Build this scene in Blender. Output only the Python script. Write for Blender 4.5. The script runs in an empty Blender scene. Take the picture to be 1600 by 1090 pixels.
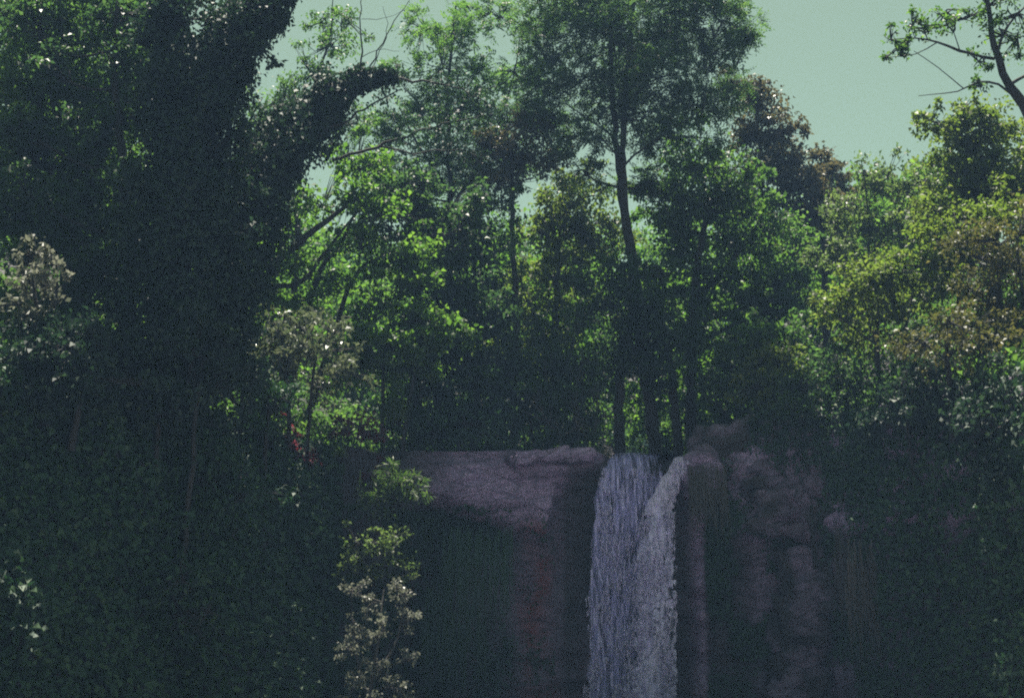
import bpy, math, random
import numpy as np
from mathutils import Vector

# ------------------------------------------------------------------ camera, sky, sun, exposure
S = bpy.context.scene
COL = S.collection
FPX = 2198.0            # focal length in pixels of the 1600 wide photograph
PITCH = math.radians(11.7)
CAMZ = 1.7
cd = bpy.data.cameras.new('camera'); cam = bpy.data.objects.new('camera', cd); COL.objects.link(cam)
cam.location = (0, 0, CAMZ); cam.rotation_euler = (math.pi/2 + PITCH, 0, 0)
cd.sensor_width = 36.0; cd.lens = 36.0*FPX/1600.0; cd.clip_start = 0.1; cd.clip_end = 5000
S.camera = cam

SUN_EL = math.radians(70)
SUN_DIR = Vector((-0.05, 1.0, 0)).normalized()*math.cos(SUN_EL) + Vector((0, 0, math.sin(SUN_EL)))
w = bpy.data.worlds.new('World'); S.world = w; w.use_nodes = True
nt = w.node_tree; nt.nodes.clear()
sky = nt.nodes.new('ShaderNodeTexSky'); sky.sky_type = 'NISHITA'; sky.sun_disc = False
sky.sun_elevation = SUN_EL
sky.sun_rotation = math.atan2(SUN_DIR.x, SUN_DIR.y)
sky.air_density = 1.0; sky.dust_density = 1.0; sky.ozone_density = 1.0
tint = nt.nodes.new('ShaderNodeMix'); tint.data_type = 'RGBA'; tint.blend_type = 'MULTIPLY'
tint.inputs[0].default_value = 1.0
tint.inputs[7].default_value = (1.0, 1.0, 0.46, 1)      # the film's green cast on the sky
bg = nt.nodes.new('ShaderNodeBackground'); bg.inputs[1].default_value = 0.056
out = nt.nodes.new('ShaderNodeOutputWorld')
nt.links.new(sky.outputs[0], tint.inputs[6]); nt.links.new(tint.outputs[2], bg.inputs[0])
nt.links.new(bg.outputs[0], out.inputs[0])
sd = bpy.data.lights.new('sun', 'SUN'); sd.energy = 5.0; sd.angle = math.radians(0.53); sd.color = (1.0, 0.95, 0.82)
so = bpy.data.objects.new('sun', sd); COL.objects.link(so)
so.rotation_euler = SUN_DIR.to_track_quat('Z', 'Y').to_euler(); so.location = (-20, 40, 60)

S.view_settings.view_transform = 'Standard'; S.view_settings.look = 'None'
S.view_settings.exposure = 1.3; S.view_settings.gamma = 1.0
S.render.engine = 'CYCLES'
S.cycles.max_bounces = 6; S.cycles.diffuse_bounces = 3; S.cycles.transmission_bounces = 4
S.cycles.transparent_max_bounces = 12; S.cycles.glossy_bounces = 2
S.cycles.use_denoising = False
S.cycles.filter_width = 2.0

# ------------------------------------------------------------------ helpers
CP, SP = math.cos(PITCH), math.sin(PITCH)
def at(px, py, Y):
    dx, dy = (px-800.0)/FPX, (545.0-py)/FPX
    yy = CP - dy*SP; t = Y/yy
    return np.array([dx*t, Y, CAMZ + (SP + dy*CP)*t])
def mpp(Y): return Y/CP/FPX          # metres per photo pixel at depth Y

def smooth(a, b, x):
    t = np.clip((np.asarray(x, float)-a)/(b-a), 0, 1); return t*t*(3-2*t)

def _hash(ix, iy, iz, seed):
    n = (ix.astype(np.int64)*374761393 + iy.astype(np.int64)*668265263 + iz.astype(np.int64)*2147483647 + seed*1274126177) & 0xffffffff
    n = ((n ^ (n >> 13))*1274126177) & 0xffffffff
    n = ((n ^ (n >> 16))*2246822519) & 0xffffffff
    return ((n ^ (n >> 15)) & 0xffffff)/float(0xffffff)
def vnoise(P, seed=0):
    P = np.asarray(P, float); I = np.floor(P); F = P-I; F = F*F*(3-2*F); r = 0
    for a in (0, 1):
        for b in (0, 1):
            for c in (0, 1):
                wgt = (F[..., 0] if a else 1-F[..., 0])*(F[..., 1] if b else 1-F[..., 1])*(F[..., 2] if c else 1-F[..., 2])
                r = r + wgt*_hash(I[..., 0]+a, I[..., 1]+b, I[..., 2]+c, seed)
    return r*2-1
def fbm(P, octv=4, seed=0, gain=0.5):
    P = np.asarray(P, float); r = 0; amp = 1.0
    for o in range(octv):
        r = r + amp*vnoise(P*(2.03**o) + 17.3*o, seed+o*7); amp *= gain
    return r

def mesh_np(name, V, F, mat=None, smooth_shade=False):
    """V (n,3) floats; F (m,k) ints; one polygon size."""
    V = np.ascontiguousarray(V, np.float32); F = np.ascontiguousarray(F, np.int32)
    me = bpy.data.meshes.new(name); n, k = F.shape
    me.vertices.add(len(V)); me.vertices.foreach_set('co', V.ravel())
    me.loops.add(n*k); me.loops.foreach_set('vertex_index', F.ravel())
    me.polygons.add(n); me.polygons.foreach_set('loop_start', np.arange(0, n*k, k, dtype=np.int32))
    if smooth_shade: me.polygons.foreach_set('use_smooth', np.ones(n, bool))
    me.update(calc_edges=True)
    if mat: me.materials.append(mat)
    return me
def link(name, me, parent=None, loc=None):
    o = bpy.data.objects.new(name, me); COL.objects.link(o)
    if parent is not None: o.parent = parent
    if loc is not None: o.location = loc
    return o
def tag(o, label=None, cat=None, group=None, kind=None):
    if label: o['label'] = label
    if cat: o['category'] = cat
    if group: o['group'] = group
    if kind: o['kind'] = kind
    return o
def empty(name, loc):
    o = bpy.data.objects.new(name, None); COL.objects.link(o); o.location = loc; o.empty_display_size = 0.3
    return o

class Geo:
    """collects quads"""
    def __init__(s): s.V = []; s.F = []; s.n = 0
    def add(s, V, F): s.V.append(V); s.F.append(np.asarray(F)+s.n); s.n += len(V)
    def mesh(s, name, mat, sm=False, origin=(0, 0, 0)):
        if not s.V: return None
        return mesh_np(name, np.concatenate(s.V)-np.asarray(origin), np.concatenate(s.F), mat, sm)

def norm(a):
    return a/np.maximum(np.linalg.norm(a, axis=-1, keepdims=True), 1e-9)

def catmull(P, R, step=0.25):
    P = np.asarray(P, float); R = np.asarray(R, float)
    if len(P) < 3:
        n = max(2, int(np.linalg.norm(P[1]-P[0])/step)+1); t = np.linspace(0, 1, n)[:, None]
        return P[0]*(1-t)+P[1]*t, R[0]*(1-t[:, 0])+R[1]*t[:, 0]
    Q = np.vstack([2*P[0]-P[1], P, 2*P[-1]-P[-2]]); o = []; r = []
    for i in range(len(P)-1):
        p0, p1, p2, p3 = Q[i:i+4]; n = max(2, int(np.linalg.norm(p2-p1)/step)+1)
        for t in np.linspace(0, 1, n, endpoint=False):
            o.append(0.5*((2*p1)+(-p0+p2)*t+(2*p0-5*p1+4*p2-p3)*t*t+(-p0+3*p1-3*p2+p3)*t**3)); r.append(R[i]*(1-t)+R[i+1]*t)
    o.append(P[-1]); r.append(R[-1])
    return np.array(o), np.array(r)
def tube(geo, P, R, sides=6, rough=0.0, seed=0):
    P = np.asarray(P); n = len(P)
    T = norm(np.gradient(P, axis=0)); ref = np.array([0.31, 0.95, 0.1])
    A = norm(np.cross(T, ref)); B = np.cross(T, A)
    ang = np.arange(sides)*2*math.pi/sides
    rr = np.asarray(R)[:, None]*np.ones((1, sides))
    if rough: rr = rr*(1+rough*vnoise(np.stack([np.cos(ang)[None]*1.5+0*rr, np.sin(ang)[None]*1.5+0*rr, (np.arange(n)*0.6)[:, None]+0*rr], -1)+seed))
    V = P[:, None]+rr[..., None]*(np.cos(ang)[None, :, None]*A[:, None]+np.sin(ang)[None, :, None]*B[:, None])
    i = np.arange(n-1)[:, None]*sides; j = np.arange(sides)[None]; k = (j+1) % sides
    F = np.stack([i+j, i+k, i+sides+k, i+sides+j], -1).reshape(-1, 4)
    geo.add(V.reshape(-1, 3), F)

def leafs(geo, P, D, N, L, W, fold=0.25, droop=0.15):
    D = norm(D); Sd = norm(np.cross(D, N)); N = np.cross(Sd, D)
    L = np.broadcast_to(np.asarray(L, float), (len(P),))[:, None]; W = np.broadcast_to(np.asarray(W, float), (len(P),))[:, None]
    m = P+D*L*0.42+N*W*fold
    V = np.stack([P, m+Sd*W*0.5, P+D*L-N*L*droop, m-Sd*W*0.5], 1).reshape(-1, 3)
    geo.add(V, np.arange(len(P)*4).reshape(-1, 4))

# ------------------------------------------------------------------ materials
def newmat(name):
    m = bpy.data.materials.new(name); m.use_nodes = True; t = m.node_tree; t.nodes.clear()
    return m, t, t.nodes.new('ShaderNodeOutputMaterial')
def leaf_mat(name, dark, mid, light, trans=0.45, gloss=0.48, tint=(1.45, 1.8, 0.95)):
    m, t, o = newmat(name); N = t.nodes; K = t.links
    g = N.new('ShaderNodeNewGeometry'); r = N.new('ShaderNodeValToRGB')
    r.color_ramp.elements[0].color = (*dark, 1); r.color_ramp.elements[1].color = (*light, 1)
    e = r.color_ramp.elements.new(0.55); e.color = (*mid, 1)
    K.new(g.outputs['Random Per Island'], r.inputs[0])
    p = N.new('ShaderNodeBsdfPrincipled'); p.inputs['Roughness'].default_value = gloss
    p.inputs['Specular IOR Level'].default_value = 0.22
    K.new(r.outputs[0], p.inputs['Base Color'])
    tr = N.new('ShaderNodeBsdfTranslucent'); mu = N.new('ShaderNodeMix'); mu.data_type = 'RGBA'; mu.blend_type = 'MULTIPLY'
    mu.inputs[0].default_value = 1; mu.inputs[7].default_value = (*tint, 1)
    K.new(r.outputs[0], mu.inputs[6]); K.new(mu.outputs[2], tr.inputs[0])
    mx = N.new('ShaderNodeMixShader'); mx.inputs[0].default_value = trans
    K.new(p.outputs[0], mx.inputs[1]); K.new(tr.outputs[0], mx.inputs[2]); K.new(mx.outputs[0], o.inputs[0])
    return m
def bark_mat(name, a, b):
    m, t, o = newmat(name); N = t.nodes; K = t.links
    tc = N.new('ShaderNodeTexCoord'); mp = N.new('ShaderNodeMapping'); mp.inputs['Scale'].default_value = (9, 9, 1.6)
    n = N.new('ShaderNodeTexNoise'); n.inputs['Scale'].default_value = 2.2; n.inputs['Detail'].default_value = 5
    r = N.new('ShaderNodeValToRGB'); r.color_ramp.elements[0].color = (*a, 1); r.color_ramp.elements[1].color = (*b, 1)
    r.color_ramp.elements[0].position = 0.35; r.color_ramp.elements[1].position = 0.7
    p = N.new('ShaderNodeBsdfPrincipled'); p.inputs['Roughness'].default_value = 0.9
    bu = N.new('ShaderNodeBump'); bu.inputs['Strength'].default_value = 0.6; bu.inputs['Distance'].default_value = 0.03
    K.new(tc.outputs['Object'], mp.inputs[0]); K.new(mp.outputs[0], n.inputs[0]); K.new(n.outputs[0], r.inputs[0])
    K.new(r.outputs[0], p.inputs['Base Color']); K.new(n.outputs[0], bu.inputs['Height']); K.new(bu.outputs[0], p.inputs['Normal'])
    K.new(p.outputs[0], o.inputs[0]); return m

M = {}
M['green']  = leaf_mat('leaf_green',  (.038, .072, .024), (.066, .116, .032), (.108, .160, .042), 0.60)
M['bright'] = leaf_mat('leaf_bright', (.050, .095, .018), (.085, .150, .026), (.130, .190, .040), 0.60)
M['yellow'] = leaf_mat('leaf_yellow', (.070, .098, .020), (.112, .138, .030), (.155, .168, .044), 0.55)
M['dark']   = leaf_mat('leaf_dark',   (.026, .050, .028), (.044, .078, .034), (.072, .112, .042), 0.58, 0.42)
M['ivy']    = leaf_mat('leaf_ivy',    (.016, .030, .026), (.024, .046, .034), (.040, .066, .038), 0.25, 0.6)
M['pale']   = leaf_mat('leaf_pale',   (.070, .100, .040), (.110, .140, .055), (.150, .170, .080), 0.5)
M['grey']   = leaf_mat('leaf_grey',   (.078, .098, .066), (.120, .142, .098), (.200, .208, .160), 0.3, 0.3, (1.2, 1.3, .8))
M['brown']  = leaf_mat('leaf_brown',  (.058, .070, .028), (.092, .100, .040), (.158, .150, .068), 0.4, 0.45, (1.3, 1.25, .7))
M['purple'] = leaf_mat('leaf_purple', (.044, .056, .036), (.070, .078, .046), (.112, .106, .058), 0.5, 0.35, (1.5, 1.25, .8))
M['red']    = leaf_mat('leaf_red',    (.060, .020, .030), (.120, .030, .045), (.170, .070, .080), 0.4, 0.4, (1.5, .8, .8))
M['locust'] = leaf_mat('leaf_locust', (.038, .068, .038), (.060, .100, .044), (.098, .138, .052), 0.58)
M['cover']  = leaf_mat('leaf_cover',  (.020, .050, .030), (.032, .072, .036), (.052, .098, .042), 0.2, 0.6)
M['dry']    = leaf_mat('leaf_dry',    (.105, .115, .085), (.175, .180, .145), (.300, .290, .260), 0.35, 0.4, (1.1, 1.15, .95))
M['grass']  = leaf_mat('grass_blade', (.040, .072, .022), (.064, .104, .028), (.110, .145, .044), 0.45)
M['straw']  = leaf_mat('dry_strand',  (.060, .052, .050), (.095, .082, .078), (.130, .112, .110), 0.2, 0.6, (1, 1, 1))
M['bark']   = bark_mat('bark_dark', (.010, .009, .009), (.034, .029, .028))
M['twig']   = bark_mat('bark_grey', (.035, .030, .030), (.085, .075, .070))

def rock_mat():
    m, t, o = newmat('cliff_rock'); N = t.nodes; K = t.links
    tc = N.new('ShaderNodeTexCoord')
    n1 = N.new('ShaderNodeTexNoise'); n1.inputs['Scale'].default_value = 1.3; n1.inputs['Detail'].default_value = 8; n1.inputs['Roughness'].default_value = 0.65
    mp = N.new('ShaderNodeMapping'); mp.inputs['Scale'].default_value = (1.3, 1.3, 3.2)
    n2 = N.new('ShaderNodeTexNoise'); n2.inputs['Scale'].default_value = 2.0; n2.inputs['Detail'].default_value = 7; n2.inputs['Roughness'].default_value = 0.7
    K.new(tc.outputs['Object'], n1.inputs[0]); K.new(tc.outputs['Object'], mp.inputs[0]); K.new(mp.outputs[0], n2.inputs[0])
    r = N.new('ShaderNodeValToRGB'); E = r.color_ramp.elements
    E[0].position = 0.30; E[0].color = (.110, .076, .140, 1); E[1].position = 0.72; E[1].color = (.700, .500, .800, 1)
    e = E.new(0.5); e.color = (.400, .270, .500, 1)
    ad = N.new('ShaderNodeMath'); ad.operation = 'ADD'; ad.inputs[1].default_value = 0
    mxn = N.new('ShaderNodeMix'); mxn.inputs[0].default_value = 0.5
    K.new(n1.outputs[0], mxn.inputs[2]); K.new(n2.outputs[0], mxn.inputs[3]); K.new(mxn.outputs[0], r.inputs[0])
    at1 = N.new('ShaderNodeAttribute'); at1.attribute_name = 'stain'
    sp = N.new('ShaderNodeSeparateColor'); K.new(at1.outputs['Color'], sp.inputs[0])
    def mixc(fac, a, col, nm, lo=.45):
        q = N.new('ShaderNodeMix'); q.data_type = 'RGBA'
        mu = N.new('ShaderNodeMath'); mu.operation = 'MULTIPLY'; mr = N.new('ShaderNodeMapRange')
        mr.inputs[1].default_value = 0.35; mr.inputs[2].default_value = 0.6; mr.inputs[3].default_value = lo; mr.inputs[4].default_value = 1.0
        K.new(nm, mr.inputs[0]); K.new(fac, mu.inputs[0]); K.new(mr.outputs[0], mu.inputs[1]); K.new(mu.outputs[0], q.inputs[0])
        K.new(a, q.inputs[6]); q.inputs[7].default_value = (*col, 1); return q.outputs[2]
    n4 = N.new('ShaderNodeTexNoise'); n4.inputs['Scale'].default_value = 14; n4.inputs['Detail'].default_value = 5; n4.inputs['Roughness'].default_value = 0.7
    K.new(mp.outputs[0], n4.inputs[0])
    m4 = N.new('ShaderNodeMapRange'); m4.inputs[1].default_value = .38; m4.inputs[2].default_value = .62; m4.inputs[3].default_value = .45; m4.inputs[4].default_value = 1.25; K.new(n4.outputs[0], m4.inputs[0])
    q4 = N.new('ShaderNodeVectorMath'); q4.operation = 'SCALE'; K.new(r.outputs[0], q4.inputs[0]); K.new(m4.outputs[0], q4.inputs['Scale'])
    c = mixc(sp.outputs[0], q4.outputs[0], (.250, .060, .070), n2.outputs[0], .6)      # iron stain
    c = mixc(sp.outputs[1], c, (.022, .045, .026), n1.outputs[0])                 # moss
    c = mixc(sp.outputs[2], c, (.038, .032, .036), n1.outputs[0], .8)                 # dark earth on the banks; also darkens undercut, fall backing, right rocks
    p = N.new('ShaderNodeBsdfPrincipled'); p.inputs['Roughness'].default_value = 0.8
    K.new(c, p.inputs['Base Color'])
    bu = N.new('ShaderNodeBump'); bu.inputs['Strength'].default_value = 1.0; bu.inputs['Distance'].default_value = 0.09
    n3 = N.new('ShaderNodeTexNoise'); n3.inputs['Scale'].default_value = 11; n3.inputs['Detail'].default_value = 6; n3.inputs['Roughness'].default_value = 0.75
    K.new(tc.outputs['Object'], n3.inputs[0])
    vo = N.new('ShaderNodeTexVoronoi'); vo.feature = 'DISTANCE_TO_EDGE'; vo.inputs['Scale'].default_value = 0.9
    wv = N.new('ShaderNodeVectorMath'); wv.operation = 'ADD'; K.new(mp.outputs[0], wv.inputs[0]); K.new(n1.outputs['Color'], wv.inputs[1]); K.new(wv.outputs[0], vo.inputs[0])
    cr = N.new('ShaderNodeMapRange'); cr.inputs[1].default_value = 0.0; cr.inputs[2].default_value = 0.06; K.new(vo.outputs[0], cr.inputs[0])
    h1 = N.new('ShaderNodeMath'); h1.operation = 'MULTIPLY_ADD'; h1.inputs[1].default_value = 0.45; K.new(n3.outputs[0], h1.inputs[0]); K.new(mxn.outputs[0], h1.inputs[2])
    h2 = N.new('ShaderNodeMath'); h2.operation = 'MULTIPLY_ADD'; h2.inputs[1].default_value = 0.35; K.new(cr.outputs[0], h2.inputs[0]); K.new(h1.outputs[0], h2.inputs[2])
    K.new(h2.outputs[0], bu.inputs['Height']); K.new(bu.outputs[0], p.inputs['Normal']); K.new(p.outputs[0], o.inputs[0])
    return m
M['rock'] = rock_mat()

def soil_mat():
    m, t, o = newmat('valley_soil'); N = t.nodes; K = t.links
    tc = N.new('ShaderNodeTexCoord'); n = N.new('ShaderNodeTexNoise'); n.inputs['Scale'].default_value = 0.6; n.inputs['Detail'].default_value = 8
    r = N.new('ShaderNodeValToRGB'); r.color_ramp.elements[0].color = (.03, .035, .02, 1); r.color_ramp.elements[1].color = (.09, .085, .05, 1)
    p = N.new('ShaderNodeBsdfPrincipled'); p.inputs['Roughness'].default_value = 0.95
    K.new(tc.outputs['Object'], n.inputs[0]); K.new(n.outputs[0], r.inputs[0]); K.new(r.outputs[0], p.inputs['Base Color']); K.new(p.outputs[0], o.inputs[0]); return m
M['soil'] = soil_mat()

def pool_mat():
    m, t, o = newmat('pool_water'); N = t.nodes; K = t.links
    p = N.new('ShaderNodeBsdfPrincipled'); p.inputs['Base Color'].default_value = (.02, .035, .04, 1); p.inputs['Roughness'].default_value = 0.08
    n = N.new('ShaderNodeTexNoise'); n.inputs['Scale'].default_value = 2.5; n.inputs['Detail'].default_value = 4
    b = N.new('ShaderNodeBump'); b.inputs['Strength'].default_value = 0.3; b.inputs['Distance'].default_value = 0.1
    K.new(n.outputs[0], b.inputs['Height']); K.new(b.outputs[0], p.inputs['Normal']); K.new(p.outputs[0], o.inputs[0]); return m
M['pool'] = pool_mat()

def fall_mat(name, lo, hi, sx, sy, col, seed):
    """streaky falling water: strands of white water with gaps one sees through"""
    m, t, o = newmat(name); N = t.nodes; K = t.links
    uv = N.new('ShaderNodeUVMap'); uv.uv_map = 'flow'
    mp = N.new('ShaderNodeMapping'); mp.inputs['Scale'].default_value = (sx, sy, 1); mp.inputs['Location'].default_value = (seed*3.7, seed*1.3, seed)
    n = N.new('ShaderNodeTexNoise'); n.inputs['Scale'].default_value = 1.0; n.inputs['Detail'].default_value = 6; n.inputs['Roughness'].default_value = 0.68
    n.inputs['Distortion'].default_value = 0.5
    K.new(uv.outputs[0], mp.inputs[0]); K.new(mp.outputs[0], n.inputs[0])
    at1 = N.new('ShaderNodeAttribute'); at1.attribute_name = 'body'
    ad = N.new('ShaderNodeMath'); ad.operation = 'ADD'
    K.new(n.outputs[0], ad.inputs[0]); K.new(at1.outputs['Fac'], ad.inputs[1])
    mr = N.new('ShaderNodeMapRange'); mr.inputs[1].default_value = lo; mr.inputs[2].default_value = hi
    K.new(ad.outputs[0], mr.inputs[0])
    p = N.new('ShaderNodeBsdfPrincipled'); p.inputs['Base Color'].default_value = (*col, 1); p.inputs['Roughness'].default_value = 0.6; p.inputs['Specular IOR Level'].default_value = 0.1
    tr = N.new('ShaderNodeBsdfTranslucent'); tr.inputs[0].default_value = (*col, 1)
    a = N.new('ShaderNodeMixShader'); a.inputs[0].default_value = 0.15; K.new(p.outputs[0], a.inputs[1]); K.new(tr.outputs[0], a.inputs[2])
    tp = N.new('ShaderNodeBsdfTransparent'); x = N.new('ShaderNodeMixShader')
    K.new(mr.outputs[0], x.inputs[0]); K.new(tp.outputs[0], x.inputs[1]); K.new(a.outputs[0], x.inputs[2])
    bu = N.new('ShaderNodeBump'); bu.inputs['Strength'].default_value = 0.5; bu.inputs['Distance'].default_value = 0.05
    K.new(n.outputs[0], bu.inputs['Height']); K.new(bu.outputs[0], p.inputs['Normal'])
    K.new(x.outputs[0], o.inputs[0]); return m
def drop_mat():
    m, t, o = newmat('water_drops'); N = t.nodes; K = t.links
    p = N.new('ShaderNodeBsdfPrincipled'); p.inputs['Base Color'].default_value = (.80, .68, 1.0, 1); p.inputs['Roughness'].default_value = 0.5; p.inputs['Specular IOR Level'].default_value = 0.2
    tr = N.new('ShaderNodeBsdfTranslucent'); tr.inputs[0].default_value = (.80, .68, 1.0, 1)
    a = N.new('ShaderNodeMixShader'); a.inputs[0].default_value = 0.25; K.new(p.outputs[0], a.inputs[1]); K.new(tr.outputs[0], a.inputs[2]); K.new(a.outputs[0], o.inputs[0]); return m
M['drops'] = drop_mat()

# ------------------------------------------------------------------ ground, cliff, plateau
C0 = np.array([0.0, 5.0])
LIP = np.array([  # x, y, z of the cliff edge, outward reach of the bank foot, rise of the land behind
 (-26, -8, 5.0, 4.5, .25), (-16, 2, 5.5, 4.2, .30), (-12.5, 10, 6.0, 3.8, .30), (-9.2, 18, 6.0, 3.0, .28), (-6.6, 22.6, 5.9, 2.4, .20), (-4.3, 27.4, 5.6, 2.9, .12),
 (-2.9, 29.4, 5.62, 1.7, .06), (-2.2, 29.85, 5.66, .5, .05), (-1.5, 30, 5.72, .30, .04), (1.70, 30, 5.76, .28, .03), (2.10, 30.1, 5.56, .25, .03), (3.62, 30.1, 5.54, .25, .03),
 (4.05, 30, 5.72, .28, .05), (4.9, 29.8, 6.12, .35, .08), (6.3, 29, 6.25, .55, .14), (7.4, 26.6, 6.15, 1.0, .26), (8.4, 22.5, 6.0, 1.8, .34), (10.5, 16, 6.1, 3.0, .34),
 (15, 8, 6.0, 4.0, .30), (18, 0, 5.5, 4.5, .25), (28, -10, 5.0, 4.5, .25)])
TH = np.arctan2(LIP[:, 0]-C0[0], LIP[:, 1]-C0[1]); RR = np.hypot(LIP[:, 0]-C0[0], LIP[:, 1]-C0[1])
def lipR(th): return np.interp(th, TH, RR)
def lipZ(th): return np.interp(th, TH, LIP[:, 2])
def bankW(th): return np.interp(th, TH, LIP[:, 3])
def rise(th): return np.interp(th, TH, LIP[:, 4])
def upland(th, d):
    """height of the land a distance d behind the edge"""
    z = lipZ(th)+rise(th)*np.minimum(d, 6)+0.34*np.clip(d-4, 0, 26)+0.03*np.maximum(d-30, 0)
    P = np.stack([np.sin(th)*(lipR(th)+d)*0.35, np.cos(th)*(lipR(th)+d)*0.35, 0*d+0*th], -1)
    return z+0.25*smooth(0.5, 3, d)*fbm(P, 3, 5)
def ground_z(x, y):
    th = math.atan2(x-C0[0], y-C0[1]); r = math.hypot(x-C0[0], y-C0[1]); R = float(lipR(th))
    if r >= R: return float(upland(np.array(th), np.array(r-R)))
    W_ = float(bankW(th))
    return max(0.0, float(lipZ(th))*(1-(R-r)/max(W_, .05)))

def face(th, v):
    """point of the cliff or bank face, v = 0 at the foot, 1 at the edge; also stains and outward direction"""
    R, Z, W_ = lipR(th), lipZ(th), bankW(th)
    zb = -0.6; z = zb+(Z-zb)*v
    x0 = np.sin(th)*R+C0[0]
    rockness = smooth(-2.7, -1.0, x0)*(1-smooth(7.0, 9.5, x0))
    off = W_*(1-v)**1.15
    off = off-0.28*smooth(0.93, 1.0, v)*rockness            # rounded edge
    # overhanging shelf left of the water, undercut below a slanting line
    zs = np.interp(x0, [-3.2, -1.5, 0.7, 0.95, 1.7], [5.15, 4.75, 4.05, 5.05, 5.5])
    sh = smooth(-3.6, -1.6, x0)*(1-smooth(1.3, 2.2, x0))
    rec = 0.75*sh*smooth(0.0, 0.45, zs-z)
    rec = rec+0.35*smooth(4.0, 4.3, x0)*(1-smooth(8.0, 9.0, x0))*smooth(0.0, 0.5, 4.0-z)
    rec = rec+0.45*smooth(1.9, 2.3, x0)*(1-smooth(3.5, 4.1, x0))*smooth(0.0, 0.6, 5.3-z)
    r = R-off+rec
    P = np.stack([np.sin(th)*r+C0[0], np.cos(th)*r+C0[1], z], -1)
    d = 0.30*fbm(P*np.array([.55, .55, .8]), 3, 3) + rockness*(0.16*fbm(P*np.array([.8, .8, 3.2]), 4, 11)+0.06*np.abs(fbm(P*np.array([2.2, 2.2, 5.5]), 3, 21)))
    d = d+(1-rockness)*0.35*fbm(P*0.9, 4, 31)
    d = d*smooth(0, .04, v)
    rr = r-d
    P = np.stack([np.sin(th)*rr+C0[0], np.cos(th)*rr+C0[1], z+0.03*fbm(P*2, 2, 9)], -1)
    n1 = fbm(P*1.3, 3, 41)
    xr_ = x0+.22*fbm(P*np.array([2.0, 2.0, .35]), 3, 56)
    rust = smooth(-.1, .5, xr_)*(1-smooth(0.6, 1.1, xr_))*(1-smooth(3.9, 4.5, z))*smooth(-0.9, 0.2, n1)
    rust = np.maximum(rust, .45*smooth(1.2, 1.6, x0)*(1-smooth(1.8, 2.2, x0))*(1-smooth(1.0, 3.0, z)))
    xn = x0+.55*fbm(P*np.array([1.2, 1.2, .5]), 3, 55)
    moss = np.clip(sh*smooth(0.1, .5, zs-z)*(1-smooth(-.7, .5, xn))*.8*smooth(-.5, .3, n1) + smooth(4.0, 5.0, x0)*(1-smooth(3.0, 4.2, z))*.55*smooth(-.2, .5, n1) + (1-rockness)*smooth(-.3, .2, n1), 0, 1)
    earth = np.clip((1-rockness) + sh*smooth(0.1, .4, zs-z)*.7 + smooth(1.0, 1.3, x0)*(1-smooth(2.1, 2.4, x0))*.75*(1-smooth(5.3, 5.6, z)) + smooth(3.9, 4.3, x0)*(1-smooth(3.4, 4.2, z))*.55 + smooth(3.95, 4.2, x0)*(1-smooth(4.5, 5.2, x0))*.75 + smooth(1.8, 2.1, x0)*(1-smooth(3.6, 4.0, x0)), 0, 1)*(1-.8*rust)  # bank earth, plus darker undercut, lower right face and strip behind the water
    return P, np.stack([rust, moss, earth, np.ones_like(rust)], -1)

ths = np.concatenate([np.linspace(TH[0], -0.62, 60)[:-1], np.linspace(-0.62, 0.62, 470), np.linspace(0.62, TH[-1], 60)[1:]])
vs = np.linspace(0, 1, 150)
G1, G2 = np.meshgrid(ths, vs, indexing='ij')
FP, FC = face(G1, G2)
ds = np.concatenate([[0.15, .35, .6, 1], np.geomspace(1.5, 170, 44)])
H1, H2 = np.meshgrid(ths, ds, indexing='ij')
rr = lipR(H1)+0.28*(1-smooth(9, 12, np.abs(np.sin(H1)*lipR(H1))))+H2; UZ = upland(H1, H2)
UZ = UZ*(1-smooth(120, 170, H2))+(-1)*smooth(120, 170, H2)
UP = np.stack([np.sin(H1)*rr+C0[0], np.cos(H1)*rr+C0[1], UZ], -1)
UC = np.zeros(UP.shape[:2]+(4,)); UC[..., 1] = .6; UC[..., 2] = 1.4; UC[..., 3] = 1
lipx = np.abs(np.sin(H1)*lipR(H1)-0)
barerock = (np.sin(H1)*lipR(H1) > -1.6)*(np.sin(H1)*lipR(H1) < 6.5)*(H2 < 0.7)
UC[..., 1] *= 1-barerock; UC[..., 2] *= 1-barerock
AP = np.concatenate([FP, UP], 1); AC = np.concatenate([FC, UC], 1)
nu, nv = AP.shape[:2]
ii, jj = np.meshgrid(np.arange(nu-1), np.arange(nv-1), indexing='ij')
F = np.stack([ii*nv+jj, (ii+1)*nv+jj, (ii+1)*nv+jj+1, ii*nv+jj+1], -1).reshape(-1, 4)
me = mesh_np('cliff', AP.reshape(-1, 3), F, M['rock'], True)
ca = me.color_attributes.new('stain', 'FLOAT_COLOR', 'POINT'); ca.data.foreach_set('color', AC.reshape(-1, 4).astype(np.float32).ravel())
cliff = tag(link('cliff', me), 'rock cliff with earth banks and wooded land above', None, None, 'structure')

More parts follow.
